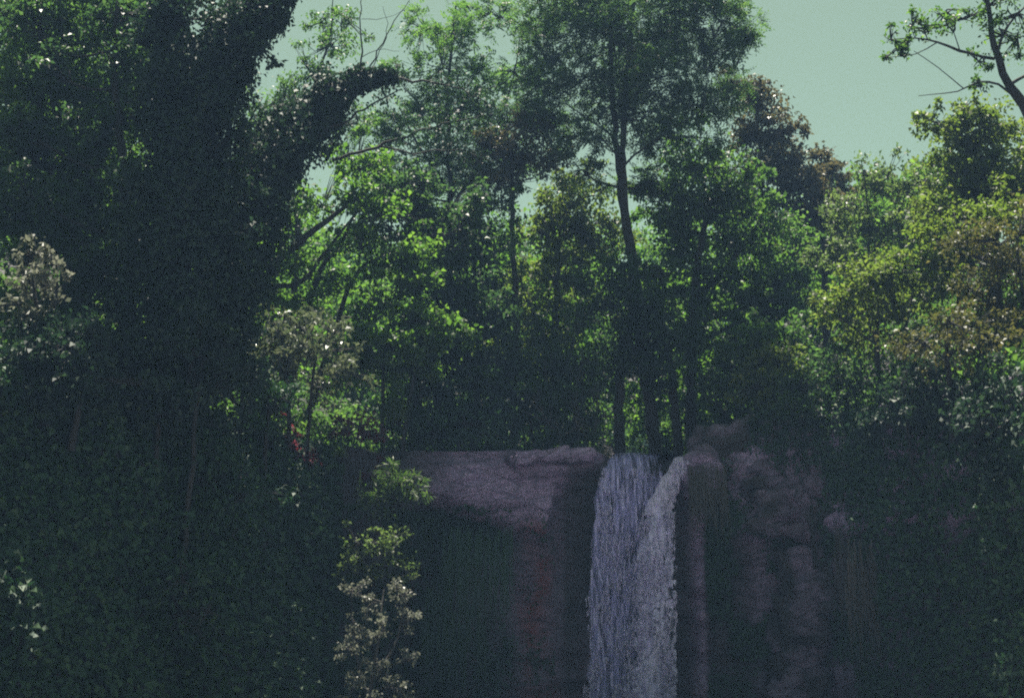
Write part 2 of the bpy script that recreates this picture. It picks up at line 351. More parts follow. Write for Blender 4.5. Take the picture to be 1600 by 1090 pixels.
n = 48; a = np.linspace(0, 2*math.pi, n, endpoint=False)
radii = np.array([0, 12, 40, 120, 400, 1200, 3000.])
V = [(0, 0, -0.02)]; 
V = np.concatenate([[[0, 0, 0]]]+[np.stack([np.cos(a)*r_, np.sin(a)*r_, 0*a], -1) for r_ in radii[1:]])
Fq = []
for k in range(1, len(radii)-1):
    for i in range(n):
        Fq.append((1+(k-1)*n+i, 1+(k-1)*n+(i+1) % n, 1+k*n+(i+1) % n, 1+k*n+i))
for i in range(0, n, 2): Fq.append((0, 1+i, 1+(i+1) % n, 1+(i+2) % n))
tag(link('ground', mesh_np('ground', V, np.array(Fq), M['soil'])), None, None, None, 'structure')
pv = []
for k in range(64):
    b = 2*math.pi*k/64; rad = 1+0.12*math.sin(3*b+1)+.07*math.sin(5*b)
    pv.append((2.2+6.2*rad*math.cos(b), 24.5+6.0*rad*math.sin(b), 0.03))
me = bpy.data.meshes.new('pool'); me.from_pydata(pv, [], [list(range(64))]); me.materials.append(M['pool'])
tag(link('pool_water', me), None, None, None, 'structure')
gm, gt, go_ = newmat('bounce_gravel'); gn = gt.nodes.new('ShaderNodeTexVoronoi'); gn.inputs['Scale'].default_value = 7  # pale ground made up to bounce sunlight onto the cliff and fall
gr = gt.nodes.new('ShaderNodeValToRGB'); gr.color_ramp.elements[0].color = (.42, .39, .45, 1); gr.color_ramp.elements[1].color = (.68, .63, .74, 1)
gp = gt.nodes.new('ShaderNodeBsdfPrincipled'); gp.inputs['Roughness'].default_value = 0.9; gtc = gt.nodes.new('ShaderNodeTexCoord')
gt.links.new(gtc.outputs['Object'], gn.inputs[0]); gt.links.new(gn.outputs['Color'], gr.inputs[0]); gt.links.new(gr.outputs[0], gp.inputs['Base Color']); gt.links.new(gp.outputs[0], go_.inputs[0])
gv = [(3.0+(6.0+.8*math.sin(3*b)+.5*math.sin(7*b))*math.cos(b), 16.5+(9.5+.9*math.sin(4*b+1))*math.sin(b), 0.012) for b in np.linspace(0, 2*math.pi, 72, endpoint=False)]
me = bpy.data.meshes.new('bounce_patch_mesh'); me.from_pydata(gv, [], [list(range(72))]); me.materials.append(gm)
tag(link('bounce_patch', me), None, None, None, 'structure')  # unseen patch, added as a reflector below the cliff

# ------------------------------------------------------------------ rocks set into the cliff (parts of it)
def rock_mesh(size, seed, lay=3.0):
    s = 15; g = np.linspace(-1, 1, s); V = []; idx = {}; Fs = []
    def vid(p):
        k = tuple(np.round(p, 4))
        if k not in idx: idx[k] = len(V); V.append(p)
        return idx[k]
    for ax in range(3):
        for sg in (-1, 1):
            for i in range(s-1):
                for j in range(s-1):
                    q = []
                    for (a_, b_) in ((i, j), (i+1, j), (i+1, j+1), (i, j+1)):
                        p = np.zeros(3); p[ax] = sg; p[(ax+1) % 3] = g[a_]; p[(ax+2) % 3] = g[b_]; q.append(vid(p))
                    Fs.append(q if sg > 0 else q[::-1])
    V = np.array(V); nn = norm(V); V = V*0.62+nn*0.55
    V = V*np.asarray(size)
    d = 0.42*fbm(V*2.2+seed*5, 4, seed)+0.22*fbm(V*np.array([1, 1, lay*2.4])+seed, 4, seed+3)
    V = V+nn*d[:, None]*min(size)*1.3
    me = mesh_np('rock', V, np.array(Fs), M['rock'], True)
    ca = me.color_attributes.new('stain', 'FLOAT_COLOR', 'POINT')
    c = np.zeros((len(V), 4)); c[:, 3] = 1; c[:, 2] = (.60 if seed < 75 else .05)+.5*smooth(-.4, .4, fbm(V*2+seed, 2, seed+8)); c[:, 1] = .35*smooth(.1, .6, fbm(V*1.7+seed*2, 2, seed+5))  # right-hand rocks get more of the dark tone
    ca.data.foreach_set('color', c.astype(np.float32).ravel()); return me
ROCKS = [(1160, 705, 62, 34, 29.9), (1222, 712, 40, 46, 29.6), (1232, 786, 52, 34, 29.25), (1214, 824, 40, 11, 29.05), (1205, 760, 40, 9, 29.3),
         (1300, 735, 56, 56, 29.1), (1306, 800, 56, 40, 28.75), (1372, 758, 46, 40, 28.3), (1392, 797, 50, 16, 27.9), (1440, 750, 30, 16, 27.4),
         (1262, 905, 34, 44, 29.1), (1252, 975, 34, 36, 28.95), (1256, 1040, 38, 34, 28.8), (1254, 1084, 44, 26, 28.65), (1285, 930, 22, 18, 28.95),
         (896, 712, 26, 9, 29.95), (840, 716, 44, 11, 29.9), (1098, 745, 26, 34, 29.9)]
for i, (px, py, rx, rz, Y) in enumerate(ROCKS):
    m_ = mpp(Y); o = link('rock', rock_mesh((rx*m_, 0.36+0.1*(i % 3), rz*m_), 60+i), cliff)
    o.location = at(px, py, Y+0.30); o.rotation_euler = (0.1*math.sin(i), 0.14*math.sin(i*2.3), 0.3*math.sin(i*1.7))

# ------------------------------------------------------------------ the waterfall
wf = empty('waterfall', (2.9, 29.4, 0.0)); tag(wf, 'narrow white waterfall dropping over the rock lip', None, None, 'structure')
WO = np.array([2.9, 29.4, 0.0])
def fall_sheet(name, rows, matr, nU, nV, amp, seed, body, lfade=0.0):
    """rows: (py, left px, right px, Y)"""
    rows = np.array(rows, float); t = np.linspace(0, 1, nV); tr_ = np.linspace(0, 1, len(rows))
    rows_i = np.stack([np.interp(t, tr_, rows[:, k]) for k in range(4)], -1)
    k = 7; ker = np.ones(k)/k
    for c in range(1, 4):
        p = np.pad(rows_i[:, c], k//2, mode='edge'); rows_i[:, c] = np.convolve(p, ker, 'valid')
    V = np.zeros((nV, nU, 3)); u = np.linspace(0, 1, nU)
    for r in range(nV):
        py, l, rgt, Y = rows_i[r]
        A = at(l, py, Y); B = at(rgt, py, Y)
        V[r] = A[None]*(1-u[:, None])+B[None]*u[:, None]
        V[r, :, 1] -= 0.16*np.sin(u*math.pi)
    Q = V*np.array([5.5, 1, 1.1]); nn = fbm(Q, 4, seed); V[..., 1] -= amp*nn
    edge = fbm(np.stack([0*t, t*26, 0*t], -1), 4, seed+2)*0.035
    V[:, :, 0] += (edge[:, None])*(np.abs(u-0.5)*2)[None]
    i, j = np.meshgrid(np.arange(nV-1), np.arange(nU-1), indexing='ij')
    F = np.stack([i*nU+j, (i+1)*nU+j, (i+1)*nU+j+1, i*nU+j+1], -1).reshape(-1, 4)
    me = mesh_np(name, V.reshape(-1, 3)-WO, F, matr, True)
    uvl = me.uv_layers.new(name='flow'); li = F.ravel()
    UV = np.stack([V[..., 0], V[..., 2]], -1).reshape(-1, 2)
    uvl.data.foreach_set('uv', UV[li].astype(np.float32).ravel())
    uu = np.broadcast_to(u[None], (nV, nU)); tt = np.broadcast_to(t[:, None], (nV, nU))
    b = body(uu, tt)-0.5*smooth(.82, 1, np.abs(uu-.5)*2)-lfade*(1-smooth(0, .5, uu))
    ba = me.attributes.new('body', 'FLOAT', 'POINT'); ba.data.foreach_set('value', b.astype(np.float32).ravel())
    return link(name, me, wf), V
VEILC = (.54, .48, 1.0); FOAMC = (.76, .66, 1.0)
fall_sheet('water_veil', [(709, 952, 1030, 30.25), (716, 946, 1034, 29.9), (735, 936, 1040, 29.62), (770, 924, 1046, 29.44), (850, 917, 1052, 29.36), (960, 914, 1054, 29.30), (1100, 911, 1056, 29.26), (1150, 909, 1058, 29.24)],
           fall_mat('veil_back', .44, .76, 12, 1.2, VEILC, 1), 60, 240, .05, 3, lambda u, t: 0.02+0.10*(1-u))
fall_sheet('water_veil', [(709, 955, 1028, 30.22), (716, 950, 1030, 29.86), (735, 940, 1030, 29.52), (770, 926, 1030, 29.32), (850, 916, 1020, 29.22), (960, 912, 1015, 29.16), (1100, 909, 1010, 29.12), (1150, 908, 1010, 29.1)],
           fall_mat('veil_front', .53, .66, 18, 2.2, (.66, .56, .98), 2), 60, 240, .06, 5, lambda u, t: 0.06*(1-u))
fall_sheet('water_chute', [(712, 1058, 1080, 30.2), (716, 1052, 1077, 29.85), (740, 1036, 1068, 29.60), (775, 1014, 1058, 29.36), (805, 1000, 1052, 29.2)],
           fall_mat('chute', .36, .54, 10, 4, (.80, .66, 1.0), 3), 26, 80, .07, 7, lambda u, t: 0.03+0.03*t)
fall_sheet('water_foam', [(788, 1004, 1050, 29.3), (810, 996, 1054, 29.16), (860, 984, 1057, 29.06), (930, 976, 1060, 29.0), (1000, 968, 1061, 28.96), (1100, 958, 1060, 28.92), (1150, 955, 1060, 28.9)],
           fall_mat('foam_body', .45, .64, 7, 3.0, FOAMC, 4), 56, 240, .14, 9, lambda u, t: 0.06+0.12*np.sin(np.clip(u*1.25, 0, 1)*math.pi)-0.05*t, .22)
fall_sheet('water_foam', [(795, 1006, 1048, 29.2), (815, 998, 1054, 29.06), (860, 990, 1060, 28.94), (930, 975, 1063, 28.88), (1000, 966, 1064, 28.84), (1100, 955, 1063, 28.8), (1150, 952, 1062, 28.78)],
           fall_mat('foam_front', .50, .57, 10, 5.5, FOAMC, 5), 56, 240, .20, 13, lambda u, t: 0.02+0.06*np.sin(u*math.pi), .2)
def drops(name, n_, rows, seed, smin, smax, gate, ab=(1.3, 1.3)):
    g = np.random.default_rng(seed); rows = np.array(rows, float)
    py = g.uniform(rows[0, 0], rows[-1, 0], n_*3); u = g.beta(*ab, n_*3)*.98+.01
    l = np.interp(py, rows[:, 0], rows[:, 1]); r = np.interp(py, rows[:, 0], rows[:, 2]); Y = np.interp(py, rows[:, 0], rows[:, 3])
    px = l+(r-l)*u; k = fbm(np.stack([px*.055, py*.020, 0*px], -1), 4, seed) > gate
    px, py, Y = px[k][:n_], py[k][:n_], Y[k][:n_]; Y = Y-0.18*np.abs(g.normal(size=len(px)))
    P = np.array([at(a_, b_, c_) for a_, b_, c_ in zip(px, py, Y)])-WO; m_ = len(P)
    s = g.uniform(smin, smax, m_)*g.uniform(.6, 1.3, m_); st = g.uniform(1.5, 6.0, m_)
    base = np.array([(1, 0, 0), (0, 1, 0), (-1, 0, 0), (0, -1, 0), (0, 0, 1), (0, 0, -1)], float)
    V = P[:, None]+base[None]*np.stack([s, s, s*st], -1)[:, None]*(1+.35*g.normal(size=(m_, 6, 1)))
    Fb = np.array([(0, 1, 4), (1, 2, 4), (2, 3, 4), (3, 0, 4), (1, 0, 5), (2, 1, 5), (3, 2, 5), (0, 3, 5)])
    o = link(name, mesh_np(name, V.reshape(-1, 3), (Fb[None]+6*np.arange(m_)[:, None, None]).reshape(-1, 3), M['drops'], True), wf)
    tag(o, None, None, None, 'stuff'); return o
drops('water_drops', 4200, [(800, 998, 1056, 29.1), (860, 970, 1056, 28.95), (1000, 945, 1058, 28.85), (1140, 930, 1058, 28.8)], 5, .004, .012, .0, (1.9, 1.25))
drops('water_drops', 260, [(716, 1054, 1078, 29.8), (760, 1020, 1064, 29.4), (800, 1000, 1056, 29.15)], 6, .006, .015, -.1)
drops('water_drops', 2600, [(730, 938, 1035, 29.55), (800, 920, 1035, 29.3), (1000, 911, 1020, 29.15), (1140, 908, 1020, 29.1)], 8, .005, .013, .1)
# stream on the plateau feeding it
sv = []; 
for k in range(30):
    d = k*1.1; y = 30.02+d; cx = 2.9+0.5*math.sin(d*.25); z = float(upland(np.array(math.atan2(2.9, y-5)), np.array(y-30.1)))+0.07 if k else 5.62
    sv += [(cx-.75, y, z), (cx+.75, y, z)]
sf = [(2*k, 2*k+1, 2*k+3, 2*k+2) for k in range(29)]
tag(link('stream_water', mesh_np('stream', np.array(sv), np.array(sf), M['pool'], True)), None, None, None, 'structure')

# ------------------------------------------------------------------ plants: generators
def crown(geo, tw, g, c, r, dens, ll, lw, flat, anchor, kind, twr=.012):
    """one bough: clumps of leaves on twigs fanning out from anchor"""
    nc = max(4, int(9*r*r+5)); q = norm(g.normal(size=(nc, 3)))*(g.uniform(.15, 1, (nc, 1))**.45)
    q[:, 2] *= flat; cc = c+q*r*g.uniform(.75, 1.15, (nc, 1))
    wgt = g.uniform(.25, 1.6, nc); wgt /= wgt.sum(); tot = dens*r*r*1.12
    for k in range(nc):
        m_ = max(6, int(tot*wgt[k])); sg = r*g.uniform(.16, .30)
        P = cc[k]+g.normal(size=(m_, 3))*np.array([sg, sg, sg*.62])
        away = norm(P-anchor)
        if kind == 'frond':
            m_ = max(3, m_//8); P = P[:m_]; away = away[:m_]
            D = norm(away*.5+g.normal(size=(m_, 3))*.6+np.array([0, 0, -.15])); Nn = norm(np.array([0, 0, 1.])+g.normal(size=(m_, 3))*.45)
            Sd = norm(np.cross(D, Nn)); fl = g.uniform(.20, .36, m_)[:, None]
            for s in range(9):
                f = (s//2+.6)/5.0; sg_ = 1 if s % 2 else -1
                if s == 8: sg_ = 0
                B = P+D*fl*f-np.array([0, 0, 1.])*fl*f*f*.25
                leafs(geo, B, (Sd*sg_+D*(.55 if sg_ else 1)), Nn, ll*g.uniform(.8, 1.2, m_), lw, .1, .1)
        else:
            D = norm(away*.35+g.normal(size=(m_, 3))*.7+np.array([0, 0, -.25])); Nn = norm(np.array([0, 0, .8])+g.normal(size=(m_, 3))*.6)
            s = g.uniform(.65, 1.3, m_); leafs(geo, P, D, Nn, ll*s, lw*s)
        if tw is not None:
            mid = (anchor*.45+cc[k]*.55)+g.normal(size=3)*r*.12
            Pt, Rt = catmull([anchor, mid, cc[k]], [twr*1.6, twr, twr*.4], .5); tube(tw, Pt, Rt, 3)

def plant(name, label, cat, trunks, blobs, leaf, Yj=.6, dens=1900, ll=.13, lw=.075, flat=.8, kind='leaf', seed=1, r0=.14, bark='bark', base=None, limbs=True, extra=None, group=None, rscale=1.0, part='crown'):
    """trunks: list of [(px,py,Y,radius) ...]; first point of a trunk with py None stands on the land. blobs: (px,py,rpx,Y)"""
    g = np.random.default_rng(seed); tg = Geo(); tw = Geo(); lg = Geo(); samples = []; org = None
    for tr_ in trunks:
        P = []; R_ = []
        for (px, py, Y, rad) in tr_:
            if py is None:
                x = (px-800)/FPX*Y/CP; z = ground_z(x, Y)-.15; p = np.array([x, Y, z])
            else: p = at(px, py, Y)
            P.append(p); R_.append(rad)
        if org is None: org = P[0].copy()
        P = np.array(P)
        Pc, Rc = catmull(P, R_, .3); Pc[1:-1] += g.normal(size=(len(Pc)-2, 3))*np.minimum(.02, Rc[1:-1, None]*.25)
        tube(tg, Pc, Rc, 9 if max(R_) > .06 else 5, .18, seed); samples.append((Pc, Rc))
    AP_ = np.concatenate([s[0] for s in samples]); AR = np.concatenate([s[1] for s in samples])
    for b in blobs:
        px, py, rp = b[:3]; Y = (b[3] if len(b) > 3 else trunks[0][0][2])+g.uniform(-Yj, Yj)
        c = at(px, py, Y); r = rp*mpp(Y)*rscale*1.2
        dist = np.linalg.norm(AP_-c, axis=1); pen = np.maximum(0, AP_[:, 2]-(c[2]-.35*dist))*1.5
        k = int(np.argmin(dist+pen)); a_ = AP_[k]
        if limbs and dist[k] > .25:
            mid = a_*.5+c*.5+g.normal(size=3)*dist[k]*.08+np.array([0, 0, -.06*dist[k]])
            rl = min(AR[k]*.6, .02+.016*dist[k]); Pt, Rt = catmull([a_, mid, c], [rl, rl*.7, rl*.35], .3); tube(tw, Pt, Rt, 5)
            anc = Pt[int(len(Pt)*.7)]
        else: anc = a_
        crown(lg, tw, g, c, r, dens*.78, ll, lw, flat, anc, kind)
        for k2 in range(2):
            q_ = norm(g.normal(size=3)*np.array([1, 1, .8])); rs = r*g.uniform(.3, .5)
            crown(lg, tw, g, c+q_*r*g.uniform(1.0, 1.45), rs, dens*.8, ll, lw, flat, c, kind, .008)
    if extra: extra(tg, tw, lg, g)
    e = empty(name, org); tag(e, label, cat, group)
    link('trunk', tg.mesh('trunk', M[bark], True, org), e)
    if tw.V: link('branches', tw.mesh('branches', M[bark], True, org), e)['kind'] = 'stuff'
    lo = link(part, lg.mesh(part, M[leaf], False, org), e); lo['kind'] = 'stuff'
    return e

def ivy_sleeve(lg, g, pts, n_, mat_ll=.095, lw=.07):
    """leaves clothing a trunk: pts (px,py,Y,radius)"""
    P = np.array([at(a_, b_, c_) for a_, b_, c_, _ in pts]); Pc, Rc = catmull(P, [p[3] for p in pts], .1)
    k = g.integers(0, len(Pc), n_); d = norm(g.normal(size=(n_, 3))); lump = np.clip(1+.75*fbm(Pc[k]*1.9+d*1.1, 4, 77), .3, 1.9)
    rad = Rc[k]*lump*g.uniform(.45, 1.0, n_)**.5
    Q = Pc[k]+d*rad[:, None]+g.normal(size=(n_, 3))*.05
    s = g.uniform(.7, 1.3, n_)
    leafs(lg, Q, norm(d*.35+np.array([0, 0, -.6])+g.normal(size=(n_, 3))*.5), norm(d+g.normal(size=(n_, 3))*.45+np.array([0, 0, .3])), mat_ll*s, lw*s)

# ------------------------------------------------------------------ trees
# tall double-stemmed locust above the fall
plant('locust_tree', 'tall feathery tree with twin dark stems standing right above the waterfall lip', 'tree',
      [[(1024, None, 33, .17), (1012, 600, 33, .15), (994, 470, 33, .13), (980, 360, 33, .12), (968, 280, 33, .085), (960, 200, 33, .075), (955, 100, 33, .06), (950, -60, 33, .03)],
       [(981, 365, 33, .085), (975, 280, 33, .075), (974, 200, 33, .07), (984, 60, 33, .05), (1000, -50, 33, .03)],
       [(972, 262, 33, .035), (1000, 235, 32.8, .03), (1035, 212, 32.6, .025), (1100, 170, 32.3, .015)],
       [(960, 215, 33, .03), (925, 190, 33.2, .022), (880, 160, 33.4, .012)]],
      [(960, 60, 75, 33), (900, 40, 60, 33), (1045, 50, 65, 33), (1105, 90, 50, 32.6), (1120, 30, 42, 32.8), (905, 120, 60, 33.2), (1020, 120, 66, 32.6), (1085, 165, 55, 32.6), (850, 75, 42, 33.4),
       (960, 150, 55, 32.5), (870, 190, 48, 33.4), (930, 205, 36, 32.6), (1050, 215, 45, 32.8), (960, -30, 90, 33), (1060, -30, 80, 33), (870, -20, 60, 33), (1010, 175, 40, 33.6), (845, 130, 34, 33.2), (1150, 60, 26, 32.8), (1135, 125, 26, 32.8),
       (1030, 285, 38, 33.6), (910, 265, 30, 33.4)],
      'locust', dens=3400, ll=.085, lw=.042, flat=.5, kind='frond', seed=11)
# ivy-wrapped trunk cluster beside it
plant('ivy_covered_tree', 'dark ivy smothered tree growing tight beside the twin stemmed feathery tree', 'tree',
      [[(966, None, 32.2, .14), (968, 600, 32.2, .12), (984, 500, 32.2, .09), (985, 420, 32.3, .05)], [(1056, None, 32.6, .12), (1052, 600, 32.6, .1), (1035, 500, 32.5, .06)]],
      [(960, 430, 44, 32.2), (1010, 470, 50, 32.2), (950, 500, 48, 32.2), (1000, 540, 52, 32.1), (1050, 520, 44, 32.3), (960, 570, 44, 32.0), (1030, 580, 40, 32.2), (1045, 430, 34, 32.4)],
      'dark', dens=1700, ll=.11, lw=.08, seed=12)
# thin airy trees left of it
plant('locust_tree', 'thin airy tree with see-through crown left of the twin stemmed one', 'tree',
      [[(705, None, 35.5, .13), (700, 500, 35.5, .11), (704, 300, 35.5, .08), (700, 150, 35.5, .05), (712, 10, 35.5, .025)],
       [(702, 330, 35.5, .05), (760, 240, 35.4, .035), (800, 130, 35.3, .02), (815, 40, 35.3, .012)], [(702, 300, 35.5, .05), (650, 220, 35.6, .03), (625, 170, 35.6, .015)]],
      [(690, 100, 50, 35.5), (735, 50, 40, 35.5), (800, 110, 46, 35.3), (660, 170, 50, 35.5), (725, 170, 50, 35.5), (790, 190, 50, 35.4), (690, 250, 55, 35.5), (610, 200, 40, 35.6), (830, 40, 36, 35.3), (760, 270, 50, 35.4),
       (600, 270, 45, 35.6), (650, 300, 45, 35.6), (820, 250, 42, 35.6), (660, 40, 30, 35.6), (770, 20, 36, 35.4)],
      'green', dens=2500, ll=.095, lw=.05, flat=.55, kind='frond', seed=13)
plant('young_tree', 'small pale tree against the sky behind the leaning ivy trunk', 'tree',
      [[(455, None, 36, .10), (465, 350, 36, .08), (480, 180, 36, .05), (515, 60, 36, .025), (520, 0, 36, .012)]],
      [(520, 70, 36), (485, 115, 34), (445, 140, 34), (410, 170, 36), (540, 30, 26), (500, 30, 24), (470, 190, 40), (560, 190, 36), (390, 210, 30)],
      'green', dens=1100, ll=.11, lw=.06, flat=.7, seed=14)
# leaning ivy trunk with bare branches
def bare(tg, tw, lg, g):
    def br(pts, r):
        P = np.array([at(*p) for p in pts]); Pc, Rc = catmull(P, np.linspace(r, r*.35, len(P)), .2)
        Pc[1:-1] += g.normal(size=(len(Pc)-2, 3))*.02; tube(tw, Pc, Rc, 5)
    br([(545, 128, 26), (600, 122, 26), (660, 126, 26.1), (720, 140, 26.3), (760, 160, 26.4)], .035)
    br([(560, 122, 26), (566, 80, 26), (563, 40, 26), (566, -10, 26)], .022)
    br([(572, 122, 26), (592, 80, 26), (612, 45, 26), (640, 0, 26)], .018)
    br([(580, 112, 26), (600, 70, 26.1), (606, 40, 26.1), (598, 10, 26.1)], .010)
    br([(564, 90, 26), (590, 78, 26), (625, 80, 26)], .009)
    br([(565, 30, 26), (600, 28, 26), (640, 12, 26)], .007)
    br([(490, 218, 26), (545, 186, 26), (590, 158, 26), (625, 140, 26)], .030)
    br([(520, 250, 26.5), (600, 226, 26.6), (660, 204, 26.7), (720, 190, 26.8), (775, 178, 26.9)], .035)
    br([(590, 228, 26.6), (650, 238, 26.6), (720, 236, 26.7), (770, 252, 26.8)], .024)
    ivy_sleeve(lg, g, [(310, 560, 25.2, .7), (345, 430, 25.4, .80), (385, 330, 25.6, .85), (430, 245, 25.8, .78), (485, 180, 26, .60), (530, 145, 26, .38), (565, 124, 26, .18), (610, 119, 26, .06)], 27000)
    for (px, py, n_, r_) in ((630, 122, 90, .10), (690, 132, 160, .16), (740, 150, 160, .18), (600, 150, 120, .14), (700, 196, 260, .25), (640, 212, 200, .2), (760, 180, 200, .22), (730, 240, 220, .22)):
        c = at(px, py, 26.3); P = c+g.normal(size=(n_, 3))*r_
        leafs(lg, P, norm(g.normal(size=(n_, 3))), norm(g.normal(size=(n_, 3))*.6+np.array([0, 0, 1])), .09, .055)
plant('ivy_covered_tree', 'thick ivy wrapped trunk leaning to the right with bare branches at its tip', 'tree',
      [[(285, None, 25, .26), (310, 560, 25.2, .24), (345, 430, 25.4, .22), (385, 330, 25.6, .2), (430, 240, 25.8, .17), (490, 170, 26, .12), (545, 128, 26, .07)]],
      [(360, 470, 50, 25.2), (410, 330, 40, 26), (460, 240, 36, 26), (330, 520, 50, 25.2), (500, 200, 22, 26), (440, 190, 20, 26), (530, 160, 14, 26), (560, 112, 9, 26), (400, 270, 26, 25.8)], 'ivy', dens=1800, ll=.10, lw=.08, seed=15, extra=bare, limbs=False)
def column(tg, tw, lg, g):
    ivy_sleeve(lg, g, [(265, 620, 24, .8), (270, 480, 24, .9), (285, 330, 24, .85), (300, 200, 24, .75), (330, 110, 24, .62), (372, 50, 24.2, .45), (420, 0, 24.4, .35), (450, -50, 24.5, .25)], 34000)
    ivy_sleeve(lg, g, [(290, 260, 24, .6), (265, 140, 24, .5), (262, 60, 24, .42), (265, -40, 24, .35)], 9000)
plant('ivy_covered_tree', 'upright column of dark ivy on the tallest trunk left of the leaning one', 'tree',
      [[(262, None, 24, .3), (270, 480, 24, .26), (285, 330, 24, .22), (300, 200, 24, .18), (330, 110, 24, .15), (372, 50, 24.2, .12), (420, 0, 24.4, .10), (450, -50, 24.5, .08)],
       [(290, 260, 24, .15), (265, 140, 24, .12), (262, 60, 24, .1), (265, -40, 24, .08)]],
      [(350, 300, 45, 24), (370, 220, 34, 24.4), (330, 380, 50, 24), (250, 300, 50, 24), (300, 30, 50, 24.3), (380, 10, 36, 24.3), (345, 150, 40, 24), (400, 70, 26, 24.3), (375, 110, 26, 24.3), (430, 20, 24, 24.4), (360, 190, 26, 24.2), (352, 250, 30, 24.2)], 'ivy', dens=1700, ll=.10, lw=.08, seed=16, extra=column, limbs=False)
plant('broadleaf_tree', 'speckled dark green tree filling the upper left corner', 'tree',
      [[(120, None, 26.5, .2), (140, 400, 26.5, .16), (165, 200, 26.5, .12), (195, 80, 26.5, .08), (200, -40, 26.5, .05)], [(150, 320, 26.5, .09), (90, 180, 26.5, .06), (60, 40, 26.5, .03)], [(175, 160, 26.5, .05), (215, 60, 26.5, .035), (225, -30, 26.5, .02)]],
      [(60, 60, 60), (130, 50, 60), (200, 40, 50), (60, 160, 60), (140, 150, 60), (205, 150, 44), (60, 260, 60), (130, 260, 60), (200, 260, 44), (50, 350, 60), (130, 350, 60), (200, 340, 50), (20, 120, 50), (10, 220, 50), (90, -20, 70), (190, -20, 60), (0, 10, 60), (0, 320, 60)],
      'green', dens=1700, ll=.12, lw=.07, seed=17)
plant('broadleaf_tree', 'deep green tree closing the gaps behind the speckled corner tree', 'tree',
      [[(100, None, 31, .2), (110, 380, 31, .16), (125, 200, 31, .1), (140, 20, 31, .05)], [(112, 330, 31, .1), (200, 180, 31, .06), (230, 40, 31, .03)]],
      [(20, 40, 70), (100, 30, 70), (180, 40, 70), (240, 50, 50), (30, 140, 70), (110, 140, 70), (190, 140, 66), (40, 240, 70), (120, 240, 70), (200, 240, 66), (60, 340, 70), (150, 340, 70), (230, 330, 60), (0, 330, 60), (100, -60, 90), (220, -50, 80), (250, 150, 50)], 'dark', dens=900, ll=.16, lw=.10, seed=56)
plant('shrub', 'pinkish grey leaved shrub at the left edge below the speckled tree', 'shrub',
      [[(55, None, 21.8, .05), (55, 500, 21.8, .035), (50, 420, 21.8, .02)], [(70, None, 21.8, .04), (85, 480, 21.8, .03), (90, 430, 21.8, .015)]],
      [(50, 395, 20), (80, 410, 18), (40, 435, 22), (70, 455, 20), (30, 475, 20), (88, 470, 14), (55, 490, 18)], 'dry', dens=1300, ll=.11, lw=.065, seed=18)
plant('broadleaf_tree', 'dark vine hung tree between the speckled tree and the upright ivy column', 'tree',
      [[(205, None, 25, .16), (200, 420, 25, .13), (190, 250, 25, .09), (180, 100, 25, .05), (185, -30, 25, .03)]],
      [(180, 80, 50), (215, 180, 44), (150, 210, 50), (200, 300, 50), (120, 320, 46), (160, 400, 54), (220, 400, 50), (90, 410, 46), (40, 300, 44), (80, 110, 44), (40, 30, 44), (215, 20, 44), (130, 480, 54), (210, 480, 54), (30, 200, 40)], 'dark', dens=1650, ll=.11, lw=.07, seed=51)
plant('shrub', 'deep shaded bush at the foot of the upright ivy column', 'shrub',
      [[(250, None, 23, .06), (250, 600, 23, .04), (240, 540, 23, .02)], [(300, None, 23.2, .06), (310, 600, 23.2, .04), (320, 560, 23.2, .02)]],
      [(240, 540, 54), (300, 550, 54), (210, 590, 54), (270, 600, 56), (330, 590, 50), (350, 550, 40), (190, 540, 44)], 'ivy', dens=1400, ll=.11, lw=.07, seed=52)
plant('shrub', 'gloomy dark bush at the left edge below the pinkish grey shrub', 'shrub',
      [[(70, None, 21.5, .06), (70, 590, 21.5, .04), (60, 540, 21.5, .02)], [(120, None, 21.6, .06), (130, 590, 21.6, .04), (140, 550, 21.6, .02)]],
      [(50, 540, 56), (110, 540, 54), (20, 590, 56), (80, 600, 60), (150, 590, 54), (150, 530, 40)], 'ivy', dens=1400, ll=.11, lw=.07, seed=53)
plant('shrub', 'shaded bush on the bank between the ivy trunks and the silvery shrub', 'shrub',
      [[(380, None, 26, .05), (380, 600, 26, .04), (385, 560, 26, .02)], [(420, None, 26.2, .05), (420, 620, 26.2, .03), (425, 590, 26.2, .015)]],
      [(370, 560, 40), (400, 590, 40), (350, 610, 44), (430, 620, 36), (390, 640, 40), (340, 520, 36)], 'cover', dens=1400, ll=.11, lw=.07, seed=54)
# lit maple thicket left of centre
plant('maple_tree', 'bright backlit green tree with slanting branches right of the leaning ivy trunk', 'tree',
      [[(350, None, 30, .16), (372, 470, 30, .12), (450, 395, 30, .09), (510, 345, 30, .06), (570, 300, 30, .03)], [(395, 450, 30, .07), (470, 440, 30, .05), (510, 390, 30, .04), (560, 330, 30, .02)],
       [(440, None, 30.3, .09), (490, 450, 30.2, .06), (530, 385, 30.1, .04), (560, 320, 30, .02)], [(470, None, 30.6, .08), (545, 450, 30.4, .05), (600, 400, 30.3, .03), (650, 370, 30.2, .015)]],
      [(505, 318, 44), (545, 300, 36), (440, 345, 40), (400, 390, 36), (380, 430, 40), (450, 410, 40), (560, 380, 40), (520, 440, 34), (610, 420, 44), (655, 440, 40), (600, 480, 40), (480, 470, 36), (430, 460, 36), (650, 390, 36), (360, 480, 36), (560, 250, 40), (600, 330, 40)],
      'bright', dens=950, ll=.13, lw=.09, seed=19, flat=.6)
